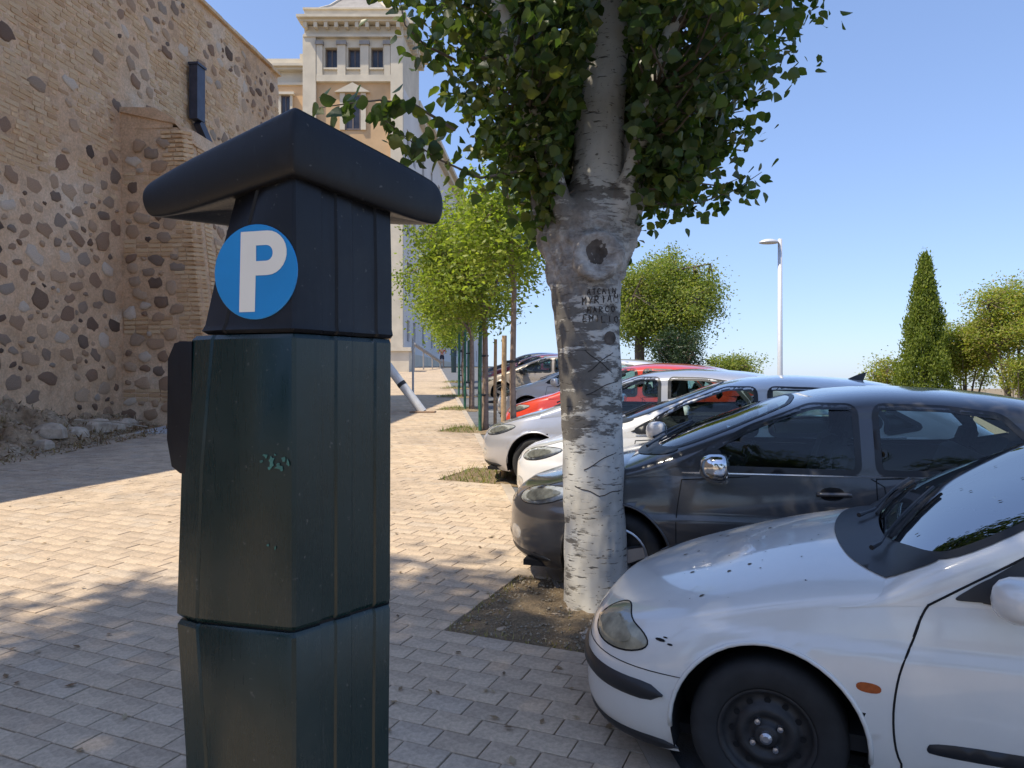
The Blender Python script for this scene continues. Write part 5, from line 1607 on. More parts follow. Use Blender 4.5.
def make_car(name, label, S, O, ang, group=None, detail=1.0):
    A = math.radians(ang)
    ex = Vector((math.cos(A), -math.sin(A), -0.05*math.sin(A))).normalized()
    ez = Vector((0, -0.05, 1)).normalized(); ey = ez.cross(ex)
    mt = Matrix((ex, ey, ez)).transposed().to_4x4(); mt.translation = Vector((O[0], O[1], gz(0, O[1]) + 0.015))
    car = thing(name, label, 'car', group=group, mtx=mt)
    L, W = S['L'], S['W']
    xf, xr = curve_fn(S['xf']), curve_fn(S['xr'])
    sill, sh, tp = curve_fn(S['sill']), curve_fn(S['sh']), curve_fn(S['top'])
    af, pf, ar, pr = S.get('plan', (0.75, 2.5, 0.6, 3.2))
    paintm = S['paint']
    NS, NT_, NQ = int(150*detail), int(30*detail), int(16*detail)
    cz = S.get('crease', None)
    def hw(x):
        k = 1.0
        if x < af: k = max(0.0, 1 - (1 - x/af)**pf)**(1/pf)
        if x > L - ar: k = min(k, max(0.0, 1 - (1 - (L-x)/ar)**pr)**(1/pr))
        return W*k*(1 - 0.035*max(0, (1.6 - x)/1.6)**2)
    def side(t):
        if t < 0.5: return 1 - 0.075*((0.5-t)/0.5)**2.2
        return 1 - 0.055*((t-0.5)/0.5)**2
    us = np.linspace(0, 1, NS + 1)
    ss = [float(0.62*u + 0.38*(0.5 - 0.5*math.cos(math.pi*u))) for u in us]
    ss = [0.0, 0.0006, 0.002, 0.0045] + [q for q in ss if q > 0.006 and q < 0.994] + [0.9955, 0.998, 0.9994, 1.0]
    verts, kind = [], []
    for s in ss:
        x0 = s*L; h = hw(x0); zs, zh, zc = sill(x0), sh(x0), tp(x0)
        row = []
        for k in range(NT_ + 1):
            t = k/NT_; z = zs + (zh - zs)*t; y = h*side(t)
            if cz:
                zz = cz + 0.02*x0; 
                y -= h/W*0.014*max(0.0, min(1.0, (z - zz)/0.02))*(1.0 if x0 > 0.5 else max(0, (x0-.2)/.3))
            row.append((y, z))
        h1 = row[-1][0]; nq = S.get('nq', 2.7)
        for k in range(1, NQ + 1):
            ph = math.pi/2*k/NQ
            row.append((h1*max(0.0, math.cos(ph))**(2/nq), zh + (zc - zh)*math.sin(ph)**(2/nq)))
        full = [(-y, z) for (y, z) in row] + [(y, z) for (y, z) in row[-2::-1]]
        for (y, z) in full:
            x = x0 + xf(z)*(1-s)**6 - xr(z)*s**7
            verts.append(Vector((x, y, z)))
    nr = 2*(NT_ + NQ) + 1
    R_a = S.get('arch', S['r'] + 0.055); axles = [S['xa'], S['xb']]; rz = S['r'] + 0.01
    # snap grid vertices to the wheel arch circle
    cell = 0.6*(sh(1.0) - sill(1.0))/NT_ + 0.006
    for i in range(len(verts)):
        j = i % nr; q = min(j, nr-1-j)
        if q > NT_: continue
        v = verts[i]
        for xa in axles:
            dx, dz = v.x - xa, v.z - rz; dd = math.hypot(dx, dz)
            if abs(dd - R_a) < cell and dd > 1e-6:
                v.x, v.z = xa + dx*R_a/dd, rz + dz*R_a/dd
    faces = []
    ns = len(ss)
    for i in range(ns - 1):
        for j in range(nr - 1):
            faces.append((i*nr+j, (i+1)*nr+j, (i+1)*nr+j+1, i*nr+j+1))
    full_me = new_mesh('tmp', verts, faces)
    bm = bmesh.new(); bm.from_mesh(full_me); bmesh.ops.remove_doubles(bm, verts=bm.verts, dist=1e-6); bm.free()
    normals = [v.normal.copy() for v in full_me.vertices]
    bv = BVHTree.FromPolygons(verts, faces); SF = Surf(bv)
    doors = {k: chaikin(v, 1) for k, v in S['doors'].items()}
    groups = {'body': [], 'bonnet': [], 'front_bumper': []}
    xcab0, xcab1 = S['cab']
    for f in faces:
        c = (verts[f[0]] + verts[f[1]] + verts[f[2]] + verts[f[3]])/4
        cut = False
        j = f[0] % nr; q = min(j, nr-2-j)
        for xa in axles:
            if q <= NT_ and math.hypot(c.x - xa, c.z - rz) < R_a: cut = True
        if q >= NT_ + 2 and xcab0 < c.x < xcab1: cut = True
        if cut: continue
        g = 'body'
        if q < NT_:
            for dn, dp in doors.items():
                if inside((c.x, c.z), dp): g = dn + ('' if c.y < 0 else '#far')
        if g == 'body' and q >= NT_ + 1 and c.x < xcab0: g = 'bonnet'
        if g == 'body' and c.x < S['xa'] - R_a*0.6 and c.z < S.get('bumper_z', 0.5): g = 'front_bumper'
        groups.setdefault(g, []).append(f)
    out = {}
    for g, fl in groups.items():
        if not fl: continue
        ids = sorted({i for f in fl for i in f}); mp = {i: k for k, i in enumerate(ids)}
        me = new_mesh(g, [verts[i] for i in ids], [tuple(mp[i] for i in f) for f in fl], True)
        me.normals_split_custom_set_from_vertices([normals[i] for i in ids])
        out[g] = obj(g.replace('#far', ''), me, paintm, car)
    bpy.data.meshes.remove(full_me)
    # ---- greenhouse
    zt = curve_fn(S['gh']); x0g, x1g = S['gh'][0][0], S['gh'][-1][0]
    NG, NR, NX = int(22*detail), int(18*detail), int(110*detail)
    gv, gf = [], []
    for i in range(NX + 1):
        x = x0g + (x1g - x0g)*i/NX
        zb = sh(x) - 0.012; wb = hw(min(max(x, 0.9), L - 0.25))*side(1) - 0.012
        top = max(zt(x), zb + 0.004); Ht = top - zb; rc = Ht*(0.95 - 0.66*max(0.0, min(1.0, (Ht - 0.12)/0.33)))
        row = []
        def yg(h): return wb - 0.16*h - 0.34*h*h
        Hs = Ht - rc
        for k in range(NG + 1):
            h = Hs*k/NG; row.append((yg(h), zb + h))
        y1 = row[-1][0]; m = 3.0
        for k in range(1, NR + 1):
            ph = math.pi/2*k/NR
            row.append((y1*max(0.0, math.cos(ph))**(2/m), zb + Hs + rc*math.sin(ph)**(2/m)))
        for (y, z) in [(-y, z) for y, z in row] + [(y, z) for y, z in row[-2::-1]]:
            gv.append(Vector((x, y, z)))
    ng = 2*(NG + NR) + 1
    for i in range(NX):
        for j in range(ng - 1):
            gf.append((i*ng+j, (i+1)*ng+j, (i+1)*ng+j+1, i*ng+j+1))
    gbv = BVHTree.FromPolygons(gv, gf); GS = Surf(gbv)
    wins = [(k, rounded(p, 0.05)) for k, p in S['windows']]
    ws = chaikin(S['windscreen'], 2)
    rw = rounded(S['rear_glass'], 0.06) if S.get('rear_glass') else None
    tmp = new_mesh('tmp', gv, gf); gn = [v.normal.copy() for v in tmp.vertices]
    keep = []
    for f in gf:
        c = (gv[f[0]] + gv[f[1]] + gv[f[2]] + gv[f[3]])/4
        j = f[0] % ng; q = min(j, ng-2-j)
        if any(inside((c.x, c.z), p) for k, p in wins) and q < NG + NR*0.5: continue
        if c.x < S['ws_max'] and inside((c.x, c.y), ws) and c.z > sh(c.x): continue
        if rw and c.x > L*0.6 and inside((c.y, c.z), rw) and q >= NG: continue
        keep.append(f)
    ids = sorted({i for f in keep for i in f}); mp = {i: k for k, i in enumerate(ids)}
    me = new_mesh('roof', [gv[i] for i in ids], [tuple(mp[i] for i in f) for f in keep], True)
    me.normals_split_custom_set_from_vertices([gn[i] for i in ids])
    roof = obj('roof', me, S.get('roof_paint', paintm), car)
    bpy.data.meshes.remove(tmp)
    gm = S.get('glass', M['glass'])
    def trimmed(nm, poly, fr, gmat, seal=0.022, sealm=None):
        V, Fc = GS.patch(poly, fr, 0.0015, 0.06)
        g = obj(nm, new_mesh(nm, V, Fc, True), gmat, car)
        bnd = resample(poly, 0.04)
        V, Fc = GS.patch(offset_poly(bnd, seal), fr, 0.004, 0.04, hole=offset_poly(bnd, -0.016))
        obj('seal', new_mesh('seal', V, Fc, True), sealm or M['black_plastic'], g)
        return g
    for k, p in wins:
        trimmed('side_window', p, NEAR, gm); trimmed('side_window', p, FAR, gm)
    trimmed('windscreen', ws, TOP, S.get('ws_glass', gm), 0.018)
    if rw: trimmed('rear_window', rw, BACK, gm)
    # ---- wheel wells, wheels
    for xa in axles:
        for sg in (-1, 1):
            n = 18; mb = MB(); V = []
            for yy in (W - 0.035, W - 0.34):
                for k in range(n + 1):
                    th = math.pi*(-0.1 + 1.2*k/n); V.append((xa + R_a*1.0*math.cos(th), sg*yy, rz + R_a*math.sin(th)))
            Fc = [(k, k+1, n+2+k, n+1+k) for k in range(n)] + [tuple(range(n+1, 2*n+2))]
            mb.add(V, Fc); mb.build('wheel_well', M['dark_gap'], car)
            # rolled lip of the arch
            V2 = [(xa + R_a*math.cos(math.pi*(-0.02 + 1.04*k/24)), rz + R_a*math.sin(math.pi*(-0.02 + 1.04*k/24))) for k in range(25)]
            fr = NEAR if sg < 0 else FAR
            pts = [SF.hit(fr, p, 0.0) for p in V2]
            MB().tube(pts, 0.009, 6).build('arch_lip', paintm, car, smooth=True)
            r = S['r']; y0 = W - S.get('inset', 0.055)
            mtw = Matrix.Translation((xa, sg*y0, r)) @ Matrix.Rotation(math.radians(90 if sg < 0 else -90), 4, 'X')
            ri = r*S.get('rim', 0.62)
            ty = MB().lathe([(ri*0.97, -0.17), (r*0.86, -0.185), (r*0.965, -0.17), (r, -0.14), (r, -0.05), (r*0.985, -0.025), (r*0.95, -0.008), (r*0.86, 0.004), (ri*1.09, 0.0), (ri*1.02, -0.012), (ri*0.97, -0.03)], 40, mtw)
            wo_ = ty.build('wheel', M['rubber'], car, smooth=True)
            rm_ = MB()
            if S.get('wheel') == 'steel':
                rm_.lathe([(ri*1.03, -0.006), (ri*0.97, -0.004), (ri*0.93, -0.03), (ri*0.80, -0.045), (ri*0.66, -0.032), (ri*0.58, -0.012), (ri*0.47, -0.014), (ri*0.40, -0.028), (ri*0.28, -0.030), (ri*0.25, -0.012), (ri*0.2, -0.006), (0.0, -0.004)], 40, mtw)
                rim = rm_.build('rim', M['steel_wheel'], wo_, smooth=True)
                hl = MB()
                for k in range(12):
                    a = 2*math.pi*k/12; cx_, cy_ = ri*0.735*math.cos(a), ri*0.735*math.sin(a)
                    V = [mtw @ Vector((cx_ + 0.0125*math.cos(b*math.pi/5), cy_ + 0.0125*math.sin(b*math.pi/5), -0.034)) for b in range(10)]
                    hl.add(V, [tuple(range(10))])
                hl.build('vent_holes', M['dark_gap'], wo_)
                bl_ = MB()
                for k in range(4):
                    a = 2*math.pi*k/4 + 0.6
                    bl_.lathe([(0.011, -0.03), (0.011, -0.008), (0.0, -0.006)], 8, mtw @ Matrix.Translation((ri*0.34*math.cos(a), ri*0.34*math.sin(a), 0)))
                bl_.lathe([(0.024, -0.01), (0.022, 0.012), (0.012, 0.018), (0.0, 0.018)], 14, mtw)
                bl_.build('wheel_bolts', M['alloy'], wo_)
            else:
                rm_.lathe([(ri*1.03, -0.006), (ri*0.98, -0.002), (ri*0.93, -0.02), (ri*0.91, -0.1)], 36, mtw)
                nsp = S.get('spokes', 5)
                for k in range(nsp):
                    a = 2*math.pi*k/nsp + 0.3; R2 = Matrix.Rotation(a, 4, 'Z')
                    rm_.add([mtw @ R2 @ Vector(p) for p in ((ri*0.12, -.05, -.012), (ri*0.95, -.034, -.022), (ri*0.95, .034, -.022), (ri*0.12, .05, -.012), (ri*0.12, -.06, -.05), (ri*0.95, -.045, -.06), (ri*0.95, .045, -.06), (ri*0.12, .06, -.05))],
                            [(0,1,2,3),(0,4,5,1),(1,5,6,2),(2,6,7,3)])
                rm_.lathe([(ri*0.24, -0.03), (ri*0.22, -0.008), (0, -0.004)], 16, mtw)
                rm_.build('rim', M['alloy'], wo_)
                MB().lathe([(ri*0.92, -0.085), (0, -0.085)], 24, mtw).build('brake_disc', M['steel_wheel'], wo_)
    # ---- underside and cabin
    MB().box((0.25, -W*0.8, 0.19), (L - 0.25, W*0.8, 0.23)).build('underbody', M['dark_gap'], car, fix=False)
    if S.get('cabin', True):
        cw = W - 0.10
        mb = MB(); mb.box((xcab0 - 0.25, -cw, 0.28), (xcab1 - 0.1, cw, 0.34)); mb.box((xcab0 - 0.28, -cw + 0.1, 0.34), (xcab0 - 0.24, cw - 0.1, 0.86))
        mb.build('cabin_floor', M['interior'], car, fix=False)
        db = S.get('dash', (xcab0 + 0.02, xcab0 + 0.45)); dz = tp(xcab0) - 0.045
        mb = MB(); mb.add([(db[0]-0.1, -cw+.02, dz-.05), (db[0]-0.1, cw-.02, dz-.05), (db[1]-0.12, cw-.02, dz), (db[1]-0.12, -cw+.02, dz), (db[1], -cw+.02, dz-.14), (db[1], cw-.02, dz-.14), (db[1]-.1, cw-.02, .5), (db[1]-.1, -cw+.02, .5)],
                          [(0,1,2,3), (3,2,5,4), (4,5,6,7), (0,3,4,7), (1,6,5,2)])
        mb.build('dashboard', M['interior'], car)
        for sg in (-1, 1):
            xs_ = xcab0 + S.get('seat_x', 1.05); yc = sg*0.37
            mb = MB(); mb.box((xs_ - 0.45, yc - 0.24, 0.36), (xs_ + 0.05, yc + 0.24, 0.56), bev=0.05)
            R2 = Matrix.Translation((xs_, yc, 0.5)) @ Matrix.Rotation(math.radians(17), 4, 'Y')
            mb.box((-0.06, -0.23, 0.0), (0.09, 0.23, 0.62), R2, 0.05)
            mb.box((-0.01, -0.05, 0.62), (0.02, 0.05, 0.70), R2); mb.box((-0.04, -0.13, 0.68), (0.06, 0.13, 0.86), R2, 0.035)
            mb.build('seat', M['seat_cloth'], car, fix=False)
        mb = MB(); xs_ = xcab0 + S.get('seat_x', 1.05) + 0.85
        mb.box((xs_ - 0.45, -cw + .06, 0.38), (xs_ + 0.1, cw - .06, 0.56), bev=0.05)
        R2 = Matrix.Translation((xs_ + 0.02, 0, 0.5)) @ Matrix.Rotation(math.radians(20), 4, 'Y')
        mb.box((-0.06, -cw + .08, 0), (0.08, cw - .08, 0.56), R2, 0.05)
        for yc in (-0.36, 0.36): mb.box((-0.04, yc - .13, 0.57), (0.05, yc + .13, 0.72), R2, 0.035)
        mb.build('rear_seat', M['seat_cloth'], car, fix=False)
        ctr = Vector((db[1] + 0.14, -0.36, dz - 0.05)); axs = Vector((-0.9, 0, 0.43)).normalized()
        u_ = Y_; v_ = axs.cross(u_)
        mb = MB(); mb.tube([ctr + (u_*math.cos(k*math.pi/12) + v_*math.sin(k*math.pi/12))*0.185 for k in range(25)], 0.015, 6, cap=False)
        for a in (0.2, math.pi - 0.2, -math.pi/2): mb.tube([ctr + axs*0.03, ctr + (u_*math.cos(a) + v_*math.sin(a))*0.18], 0.018, 5)
        mb.lathe([(0.0, 0.0), (0.07, 0.0), (0.06, 0.05), (0.03, 0.25)], 12, Matrix.Translation(ctr) @ Vector((0, 0, 1)).rotation_difference(axs).to_matrix().to_4x4())
        mb.build('steering_wheel', M['interior'], car)
        rmv = Vector((S['ws_max'] - 0.04, 0, zt(S['ws_max']) - 0.13))
        MB().box((rmv.x - .03, -.11, rmv.z - .035), (rmv.x + .02, .11, rmv.z + .035), bev=0.02).build('interior_mirror', M['interior'], car, fix=False)
    # ---- seams, handles, trims
    for sg, fr in ((-1, NEAR), (1, FAR)):
        for dn, dp in doors.items():
            q = S['doors'][dn]
            pts = spline2(list(q) + [q[0]], 5)
            pts = [p for p in pts if p.y < sh(p.x) - 0.004]
            # start the run at the top so that the open side is the belt line
            k0 = max(range(len(pts)), key=lambda i: (pts[i] - pts[i-1]).length)
            pts = pts[k0:] + pts[:k0]
            SF.line(pts, fr, 0.0045, -0.001).build('panel_gap', M['dark_gap'], out.get(dn + ('' if sg < 0 else '#far'), car))
        for (hx, hz, m_) in S.get('handles', []):
            mb = SF.line([(hx - 0.10, hz), (hx - 0.03, hz + 0.004), (hx + 0.10, hz + 0.008)], fr, 0.015, 0.022, 8, 0.03)
            V, Fc = SF.patch(chaikin([(hx - .08, hz - .035), (hx + .06, hz - .03), (hx + .06, hz + .05), (hx - .08, hz + .045)], 2), fr, 0.0015, 0.03)
            dn = min(doors, key=lambda k: abs(sum(p.x for p in doors[k])/len(doors[k]) - hx + 0.3))
            ho = mb.build('door_handle', M[m_], out.get(dn + ('' if sg < 0 else '#far'), car), smooth=True)
            obj('handle_recess', new_mesh('handle_recess', V, Fc, True), M['dark_gap'], out.get(dn + ('' if sg < 0 else '#far'), car))
        # mirror
        mx, mz = S['mirror']; ym = W + 0.085
        mc = Vector((mx, sg*ym, mz))
        V, Fc = [], []; ms = S.get('mirror_scale', 1)
        n = 16
        for i in range(n + 1):
            ph = math.pi*i/n
            for k in range(n):
                th = 2*math.pi*k/n
                def se(c, p): return math.copysign(abs(c)**p, c)
                xx = se(math.sin(ph), .7)*se(math.cos(th), .7); zz = se(math.sin(ph), .7)*se(math.sin(th), .8); yy = se(math.cos(ph), .75)
                xx = xx*0.125 if xx < 0 else xx*0.05
                V.append(mc + Vector((xx + 0.02*abs(yy), yy*0.125, zz*0.088 + yy*sg*0.012))*1.0 if ms == 1 else mc + Vector((xx + 0.02*abs(yy), yy*0.125, zz*0.088))*ms)
        for i in range(n):
            for k in range(n): Fc.append((i*n+k, i*n+(k+1) % n, (i+1)*n+(k+1) % n, (i+1)*n+k))
        mo = MB().add(V, Fc).build('mirror', S.get('mirror_mat', paintm), car, smooth=True)
        MB().tube([mc + Vector((0, -sg*0.05, -0.05)), mc + Vector((0.0, -sg*0.16, -0.085))], [0.03, 0.04], 8).build('mirror_stalk', M['black_plastic'], mo)
        MB().box((mc.x + 0.046, mc.y - 0.09, mc.z - 0.05), (mc.x + 0.052, mc.y + 0.09, mc.z + 0.05), bev=0.002).build('mirror_glass', M['chrome'], mo, fix=False)
        # lamps
        for lamp in S.get('lamps', []):
            nm, m_, cx_, cz_, hdg, poly = lamp
            a = math.radians(hdg); wv = Vector((math.cos(a), math.sin(a)*(1 if sg < 0 else -1), 0))
            uv = Vector((math.sin(a), -math.cos(a)*(1 if sg < 0 else -1), 0))
            # a positive first coordinate runs back along the flank
            uv = uv if uv.x > 0 else -uv
            y_c = -hw(cx_) if sg < 0 else hw(cx_)
            fr2 = (Vector((cx_, y_c, cz_)) - wv*1.5, uv, Z_, wv)
            P2 = chaikin(poly, 2)
            V, Fc = SF.patch(P2, fr2, 0.004, 0.035, edge=0.0005)
            lo_ = obj(nm, new_mesh(nm, V, Fc, True), M[m_], car)
            if 'headlight' in nm:
                V, Fc = SF.patch(P2, fr2, 0.014, 0.035, edge=0.002)
                obj('lens', new_mesh('lens', V, Fc, True), M['lens'], lo_)
                SF.line(resample(P2, 0.05), fr2, 0.0035, 0.001, closed=True).build('lamp_gap', M['dark_gap'], lo_)
                cc = sum(P2, Vector((0, 0)))/len(P2)
                hp = SF.hit(fr2, cc, 0.002)
                V, Fc = SF.patch([cc + (p - cc)*0.62 + Vector((0.0, -0.004)) for p in P2], fr2, 0.007, 0.035)
                obj('bezel', new_mesh('bezel', V, Fc, True), M[S.get('bezel', 'bezel')], lo_)
        for (nm, m_, poly, off) in S.get('side_patches', []):
            V, Fc = SF.patch(chaikin(poly, 2), fr, off, 0.05, edge=0.001)
            obj(nm, new_mesh(nm, V, Fc, True), M[m_], car)
        for (nm, m_, pts, r) in S.get('side_lines', []):
            SF.line(spline2(pts, 6), fr, r, 0.0).build(nm, M[m_], car)
        for pts in S.get('pillar_gaps', []):
            GS.line(spline2(pts, 6), fr, 0.0045, 0.0).build('panel_gap', M['dark_gap'], out.get('front_door' + ('' if sg < 0 else '#far'), car))
        if S.get('corner'):   # black mirror triangle at the foot of the screen pillar
            V, Fc = GS.patch(rounded(S['corner'], 0.03), fr, 0.006, 0.05)
            obj('mirror_base', new_mesh('mirror_base', V, Fc, True), M['black_plastic'], car)
    both = BVHTree.FromPolygons(verts + gv, faces + [tuple(i + len(verts) for i in f) for f in gf]); BS = Surf(both)
    if S.get('cowl'):
        V, Fc = BS.patch(chaikin(S['cowl'], 2), TOP, 0.005, 0.05)
        obj('cowl_panel', new_mesh('cowl_panel', V, Fc, True), M['black_plastic'], car)
    for (p0, p1) in S.get('wipers', []):
        n = 8; pts = [Vector(p0).lerp(Vector(p1), k/n) for k in range(n+1)]
        W3 = [BS.hit(TOP, p, 0.03) for p in pts]
        wo2 = MB().tube(W3, [0.011] + [0.007]*n, 6).build('wiper', M['black_plastic'], car)
        W4 = [BS.hit(TOP, Vector(p1).lerp(Vector(p0), k/n*0.75) + Vector((0.012, 0)), 0.012) for k in range(n+1)]
        MB().tube(W4, 0.007, 5).build('wiper_blade', M['rubber'], wo2)
    for (nm, m_, poly, z0, z1, off) in S.get('front_patches', []):
        V, Fc = SF.patch(chaikin(poly, 2), FRONT, off, 0.05, edge=0.001)
        obj(nm, new_mesh(nm, V, Fc, True), M[m_], car)
    # trims that wrap round the nose: swept along the plan outline at a given height
    for (nm, m_, z0, z1, xend, off) in S.get('wraps', []):
        V, Fc = [], []; zs = np.linspace(z0, z1, 5)
        n = 40
        for k in range(n + 1):
            f = -1 + 2*k/n
            zm = (z0 + z1)/2; tap = min(1.0, ((1.0001 - abs(f))/0.07)**0.5)
            for zi, z in enumerate(zs):
                z = zm + (z - zm)*tap
                # walk the outline by x0 parameter on each side
                x0 = xend*abs(f)**2.2; s_ = x0/L; t_ = (z - sill(x0))/(sh(x0) - sill(x0)); h = hw(x0)*side(max(0, min(1, t_)))
                p = Vector((x0 + xf(z)*(1-s_)**6, math.copysign(h, f), z))
                nn = Vector((-(1-abs(f))**0.5 - 0.02, math.copysign(abs(f)**0.5, f), 0)).normalized()
                bulge = off*(1 if 0 < zi < 4 else 0.0) + 0.001
                V.append(p + nn*bulge)
        for k in range(n):
            for i in range(4): Fc.append((k*5+i, (k+1)*5+i, (k+1)*5+i+1, k*5+i+1))
        MB().add(V, Fc).build(nm, M[m_], out.get('front_bumper', car), smooth=True)
    for (nm, pts) in S.get('top_gaps', []):
        for sg in (-1, 1):
            SF.line(spline2([(x, y*sg) for x, y in pts], 6), TOP, 0.004, -0.001).build(nm, M['dark_gap'], car)
    if S.get('antenna'):
        ax_, = S['antenna']; zt_ = zt(ax_) - 0.005
        mb = MB(); mb.add([(ax_, -.018, zt_), (ax_ + .14, -.022, zt_ - .01), (ax_ + .14, .022, zt_ - .01), (ax_, .018, zt_), (ax_ + .11, 0, zt_ + .055), (ax_ + .17, 0, zt_ + .07)], [(0,1,5,4), (3,4,5,2), (1,2,5), (0,4,3), (0,3,2,1)])
        mb.build('antenna', M['black_plastic'], car)
    car['_h'] = 0
    del car['_h']
    return car, SF, GS, out

M['bezel'] = plain('lamp_bezel', (0.22, 0.22, 0.2), 0.3, 0.4, var=0.4, scale=25)
M['white_paint'] = paint('white_paint', (0.74, 0.735, 0.70), 0.0, 0.3, 0.10)
M['grey_metallic'] = paint('grey_metallic', (0.058, 0.058, 0.064), 0.35, 0.34, 0.2)
M['pearl_white'] = paint('pearl_white', (0.72, 0.72, 0.72), 0.0, 0.3)
M['silver'] = paint('silver_paint', (0.55, 0.56, 0.60), 0.5, 0.3)
M['red_paint'] = paint('red_paint', (0.62, 0.05, 0.02), 0.0, 0.3)
M['beige'] = paint('beige_paint', (0.42, 0.36, 0.30), 0.3, 0.35)
M['maroon'] = paint('maroon_paint', (0.16, 0.02, 0.05), 0.2, 0.3)
M['navy'] = paint('navy_paint', (0.03, 0.035, 0.07), 0.3, 0.3)

MEG = dict(bezel='dull_reflector', front_patches=[('grille', 'black_plastic', [(-0.30, 0.46), (0.30, 0.46), (0.34, 0.53), (-0.34, 0.53)], 0, 0, 0.004), ('number_plate', 'sign_white', [(-0.26, 0.26), (0.26, 0.26), (0.26, 0.34), (-0.26, 0.34)], 0, 0, 0.006)], L=4.20, W=0.85, r=0.29, xa=0.84, xb=3.42, wheel='steel', rim=0.60, paint=M['white_paint'], arch=0.355,
  xf=[(0.08, 0.12), (0.15, 0.05), (0.25, 0.0), (0.42, 0.0), (0.50, 0.02), (0.57, 0.06), (0.65, 0.15), (0.76, 0.32), (0.9, 0.5)],
  xr=[(0.15, 0.1), (0.3, 0.0), (0.6, 0.02), (0.95, 0.12)],
  sill=[(0, 0.145), (0.5, 0.155), (1.2, 0.185), (2, 0.19), (4.2, 0.26)],
  sh=[(0, 0.54), (0.25, 0.615), (0.6, 0.72), (1.0, 0.81), (1.4, 0.868), (2.2, 0.89), (4.2, 0.93)],
  top=[(0, 0.605), (0.25, 0.725), (0.6, 0.845), (0.9, 0.912), (1.2, 0.955), (4.2, 0.98)],
  plan=(0.62, 2.9, 0.6, 3.0), crease=0.66, cab=(1.24, 3.75), nq=2.35, bumper_z=0.48,
  gh=[(1.08, 0.80), (1.2, 0.90), (1.36, 1.045), (1.7, 1.225), (2.0, 1.35), (2.35, 1.41), (2.95, 1.40), (3.45, 1.33), (3.85, 1.15), (4.05, 0.98)],
  windows=[('f', [(1.50, 0.905), (2.45, 0.925), (2.45, 1.31), (2.16, 1.305), (1.84, 1.17)]), ('r', [(2.55, 0.925), (3.25, 0.94), (3.3, 1.08), (3.1, 1.27), (2.55, 1.315)])],
  windscreen=[(1.25, -0.30), (1.23, 0.0), (1.25, 0.30), (1.31, 0.56), (1.37, 0.69), (1.46, 0.73), (1.70, 0.68), (1.97, 0.58), (2.02, 0.30), (2.035, 0), (2.02, -0.30), (1.97, -0.58), (1.70, -0.68), (1.46, -0.73), (1.37, -0.69), (1.31, -0.56)],
  ws_max=2.05, rear_glass=[(-0.55, 1.0), (0.55, 1.0), (0.48, 1.26), (-0.48, 1.26)], ws_glass=M['windscreen'], glass=M['dark_glass'],
  doors={'front_door': [(1.375, 0.97), (1.33, 0.78), (1.275, 0.62), (1.26, 0.45), (1.29, 0.30), (1.38, 0.24), (2.3, 0.24), (2.47, 0.3), (2.5, 0.6), (2.49, 0.97)]},
  pillar_gaps=[[(1.36, 0.858), (1.46, 0.925), (1.62, 1.03), (1.80, 1.15), (2.0, 1.265)]],
  handles=[(2.28, 0.72, 'black_plastic')], mirror=(1.62, 0.95), mirror_scale=0.8, corner=[(1.43, 0.885), (1.80, 0.90), (1.80, 1.06), (1.74, 1.075), (1.52, 0.955)],
  lamps=[('headlight', 'dull_reflector', 0.17, 0.58, 40, [(-0.17, -0.045), (-0.04, -0.068), (0.12, -0.062), (0.215, -0.025), (0.195, 0.02), (0.08, 0.05), (-0.06, 0.066), (-0.15, 0.05), (-0.19, 0.0)])],
  side_patches=[('side_indicator', 'amber', [(1.14, 0.545), (1.22, 0.542), (1.22, 0.577), (1.14, 0.58)], 0.008),
                ('door_moulding', 'black_plastic', [(1.36, 0.375), (1.38, 0.355), (1.75, 0.36), (2.40, 0.37), (2.40, 0.425), (1.75, 0.415), (1.38, 0.408)], 0.012)],
  side_lines=[('panel_gap', 'dark_gap', [(1.318, 0.75), (1.334, 0.80), (1.35, 0.838), (1.362, 0.858)], 0.0045)],
  wraps=[('bumper_strip', 'black_plastic', 0.36, 0.435, 0.46, 0.014), ('bumper_lip', 'black_plastic', 0.152, 0.205, 0.50, 0.010), ('bumper_gap', 'dark_gap', 0.478, 0.482, 0.56, 0.0015)],
  cowl=[(1.06, 0.0), (1.075, 0.25), (1.12, 0.5), (1.22, 0.68), (1.34, 0.735), (1.42, 0.725), (1.37, 0.66), (1.32, 0.55), (1.26, 0.30), (1.24, 0), (1.26, -0.30), (1.32, -0.55), (1.37, -0.66), (1.42, -0.725), (1.34, -0.735), (1.22, -0.68), (1.12, -0.5), (1.075, -0.25)],
  wipers=[((1.20, -0.46), (1.47, 0.02)), ((1.17, 0.10), (1.42, 0.56))],
  top_gaps=[])

